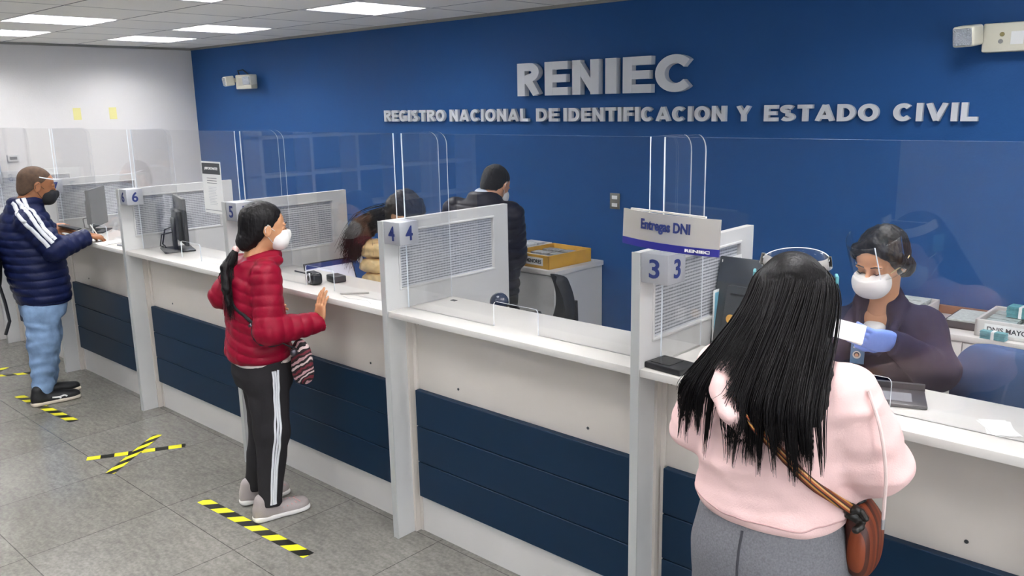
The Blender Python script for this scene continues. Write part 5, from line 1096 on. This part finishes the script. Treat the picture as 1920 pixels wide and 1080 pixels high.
# ---------------------------------------------------------------- man at the cabinet, back turned
def man_rear():
    cx, cy = -3.42, 3.62; rz = frame_rz(cx, cy); lat = math.atan2(-.40, .91)
    R = Rm((.50, .72, -.50)); hs, L = head_sdf((-.018, .02, 1.540), R, .96); neck(hs, L, (-.085, -.02, 1.40), .060)
    hr = hand_sdf((.10, .26, 1.10), (-.3, .9, -.1), (0, 0, -1), -1, (.4,)*5, .03, 1); hl = hand_sdf((-.25, .36, 1.10), (.2, .9, -.1), (0, 0, -1), 1, (.4,)*5, .03, 1)
    bd = S().loft([(.85, -.08, 0, .16, .11, lat), (1.1, -.08, 0, .16, .11, lat), (1.3, -.09, -.01, .17, .10, lat), (1.39, -.09, -.01, .08, .07, lat)])
    limb(bd, [(.07, -.08, 1.33), (.085, 0, 1.1), (.10, .25, 1.10)], [.05, .045, .03]); limb(bd, [(-.26, .05, 1.34), (-.3, .12, 1.12), (-.25, .35, 1.10)], [.05, .045, .03])
    limb(bd, [(.0, -.03, .92), (.0, -.02, .6), (.0, -.03, .28)], [.08, .055, .04]); limb(bd, [(-.16, .03, .92), (-.16, .03, .6), (-.16, .02, .28)], [.08, .055, .04])
    p = body_mesh('person', [bd, hs, hr, hl], SK3, (cx, cy, 0), rz, 'man in a charcoal quilted jacket, back turned, sorting cards at the grey cabinet', [.013, .004, .004, .004])
    mask_part(hs, L, R, MASKW, p, False, .96); face_bits(L, p)
    g = hair_cap(L, R, .96, .006, (.8, -.6, -.002), -.050, .0015); sobj('hair', g, .004, mat('short black hair', '17120f', .6, bump=.8, bscale=300), p)
    j = S(); j.loft([(.88, -.07, 0, .18, .14, lat), (1.0, -.08, 0, .19, .145, lat), (1.15, -.085, 0, .195, .15, lat), (1.30, -.09, 0, .208, .145, lat), (1.40, -.10, -.01, .185, .12, lat), (1.45, -.10, -.02, .13, .10, lat)], .03, q=(.014, .062, .04))
    j.chain([(.06, -.08, 1.365), (.085, 0, 1.11)], [.084, .074], .03, q=(.008, .05)); j.chain([(.082, 0, 1.11), (.10, .22, 1.10)], [.066, .05], .02, q=(.008, .05)); j.chain([(-.26, .05, 1.385), (-.31, .12, 1.13)], [.080, .070], .03, q=(.008, .05)); j.chain([(-.3, .12, 1.13), (-.25, .32, 1.10)], [.066, .05], .02, q=(.008, .05))
    j.loft([(1.42, -.095, -.02, .118, .10, lat), (1.505, -.085, -.01, .092, .088, lat)], .02, q=(.004, .04)); j.ell((-.05, .01, 1.56), (.08, .08, .10), None, .01, 's'); j.wrinkle(.002, 30, 6); sobj('jacket', j, .006, NYK, p)
    sh = S().loft([(1.42, -.09, -.015, .072, .07, lat), (1.522, -.078, -.005, .064, .062, lat)], .01); sobj('shirt', sh, .006, mat('pale blue collar', 'c3ccd8', .8), p)
    tr = S(); tr.loft([(.82, -.08, 0, .17, .13, lat), (.95, -.08, 0, .17, .13, lat)]); limb(tr, [(.0, -.03, .88), (.0, -.02, .6), (.0, -.03, .24)], [.1, .075, .06]); limb(tr, [(-.16, .03, .88), (-.16, .03, .6), (-.16, .02, .24)], [.1, .075, .06]); sobj('trousers', tr, .01, mat('black trousers', '17171c', .8), p)
    for a in ((.0, -.07), (-.16, -.02)): shoe(p, (a[0], a[1], .2), (a[0]+.1, a[1]+.24, .2), BLACK, BLACK)
man_rear()

# ---------------------------------------------------------------- clerk bent over behind partition 4
def clerk_bent():
    cx, cy = -3.65, 3.3; rz = frame_rz(cx, cy); lat = -.5
    R = Rm((-.55, -.55, -.62)); hs, L = head_sdf((-.165, 0, 1.395), R, 1.0); neck(hs, L, (-.17, .05, 1.22), .05)
    hr = hand_sdf((-.25, -.09, .98), (.9, -.3, 0), (0, 0, -1), 1, (.4,)*5, .03, .95)
    bd = S().loft([(.62, -.18, .18, .15, .11, lat), (.95, -.19, .12, .15, .1, lat), (1.15, -.2, .07, .15, .09, lat), (1.22, -.2, .06, .06, .05, lat)]); limb(bd, [(-.30, .06, 1.16), (-.32, .0, 1.02), (-.27, -.08, .98)], [.045, .04, .028]); limb(bd, [(-.05, .0, 1.16), (-.02, -.1, 1.0), (-.15, -.25, 1.0)], [.045, .04, .028])
    p = body_mesh('person', [bd, hs, hr], SK1, (cx, cy, 0), rz, 'dark haired clerk bent low behind the mesh of partition 4', [.013, .005, .005]); mask_part(hs, L, R, MASKW, p); face_bits(L, p)
    g = hair_cap(L, R, 1.0, .020, (.8, -.5, .03), -.10, .003); g.chain([L(-.06, -.05, .0), (-.30, .0, 1.36), (-.42, -.03, 1.30), (-.46, -.05, 1.17)], [.05, .05, .055, .035], .04); g.wrinkle(.004, 60, 9); hp = sobj('hair', g, .006, HAIRD, p)
    tot = []
    for i in range(500):
        o = rng.normal(size=3)*.018; tot.append(cr([L(-.03, -.03, .06)+o*.5, np.array([-.27, -.01, 1.40])+o, np.array([-.42, -.04, 1.33])+o*1.4, np.array([-.48+rng.normal()*.02, -.06, 1.18+rng.normal()*.03])+o*1.4], 12))
    V, Q = strands(tot, .0022, .0006); link('hair_strands', npmesh('hair_strands', V, Q, HAIRD), hp)
    j = S(); j.loft([(.64, -.18, .18, .18, .14, lat), (.95, -.19, .12, .18, .13, lat), (1.12, -.2, .07, .18, .12, lat), (1.2, -.2, .06, .12, .08, lat)]); j.chain([(-.31, .06, 1.15), (-.33, .0, 1.03)], [.075, .065]); j.chain([(-.33, .0, 1.03), (-.27, -.07, .99)], [.062, .045]); j.chain([(-.05, .0, 1.16), (-.02, -.1, 1.0), (-.13, -.22, 1.0)], [.072, .062, .045]); sobj('jacket', j, .008, mat('dark brown knit', '2a211f', .9), p)
    tr = S(); limb(tr, [(-.12, .16, .68), (-.16, -.16, .66), (-.16, -.14, .24)], [.1, .08, .06]); limb(tr, [(-.26, .18, .68), (-.32, -.12, .66), (-.32, -.1, .24)], [.1, .08, .06]); sobj('trousers', tr, .014, TRK, p)
    for a in ((-.16, -.1), (-.32, -.06)): shoe(p, (a[0], a[1], .2), (a[0]-.08, a[1]-.22, .2), BLACK, BLACK)
clerk_bent()
office_chair((-3.88, 3.27, .2), .0, BLKF, 'black office chair under the bent clerk behind partition 4', False, .42, .3, .50)
office_chair((-1.06, 3.2, .2), .15, BLKF, 'black chair carrying the masked clerk', False, .40, .22, .50)
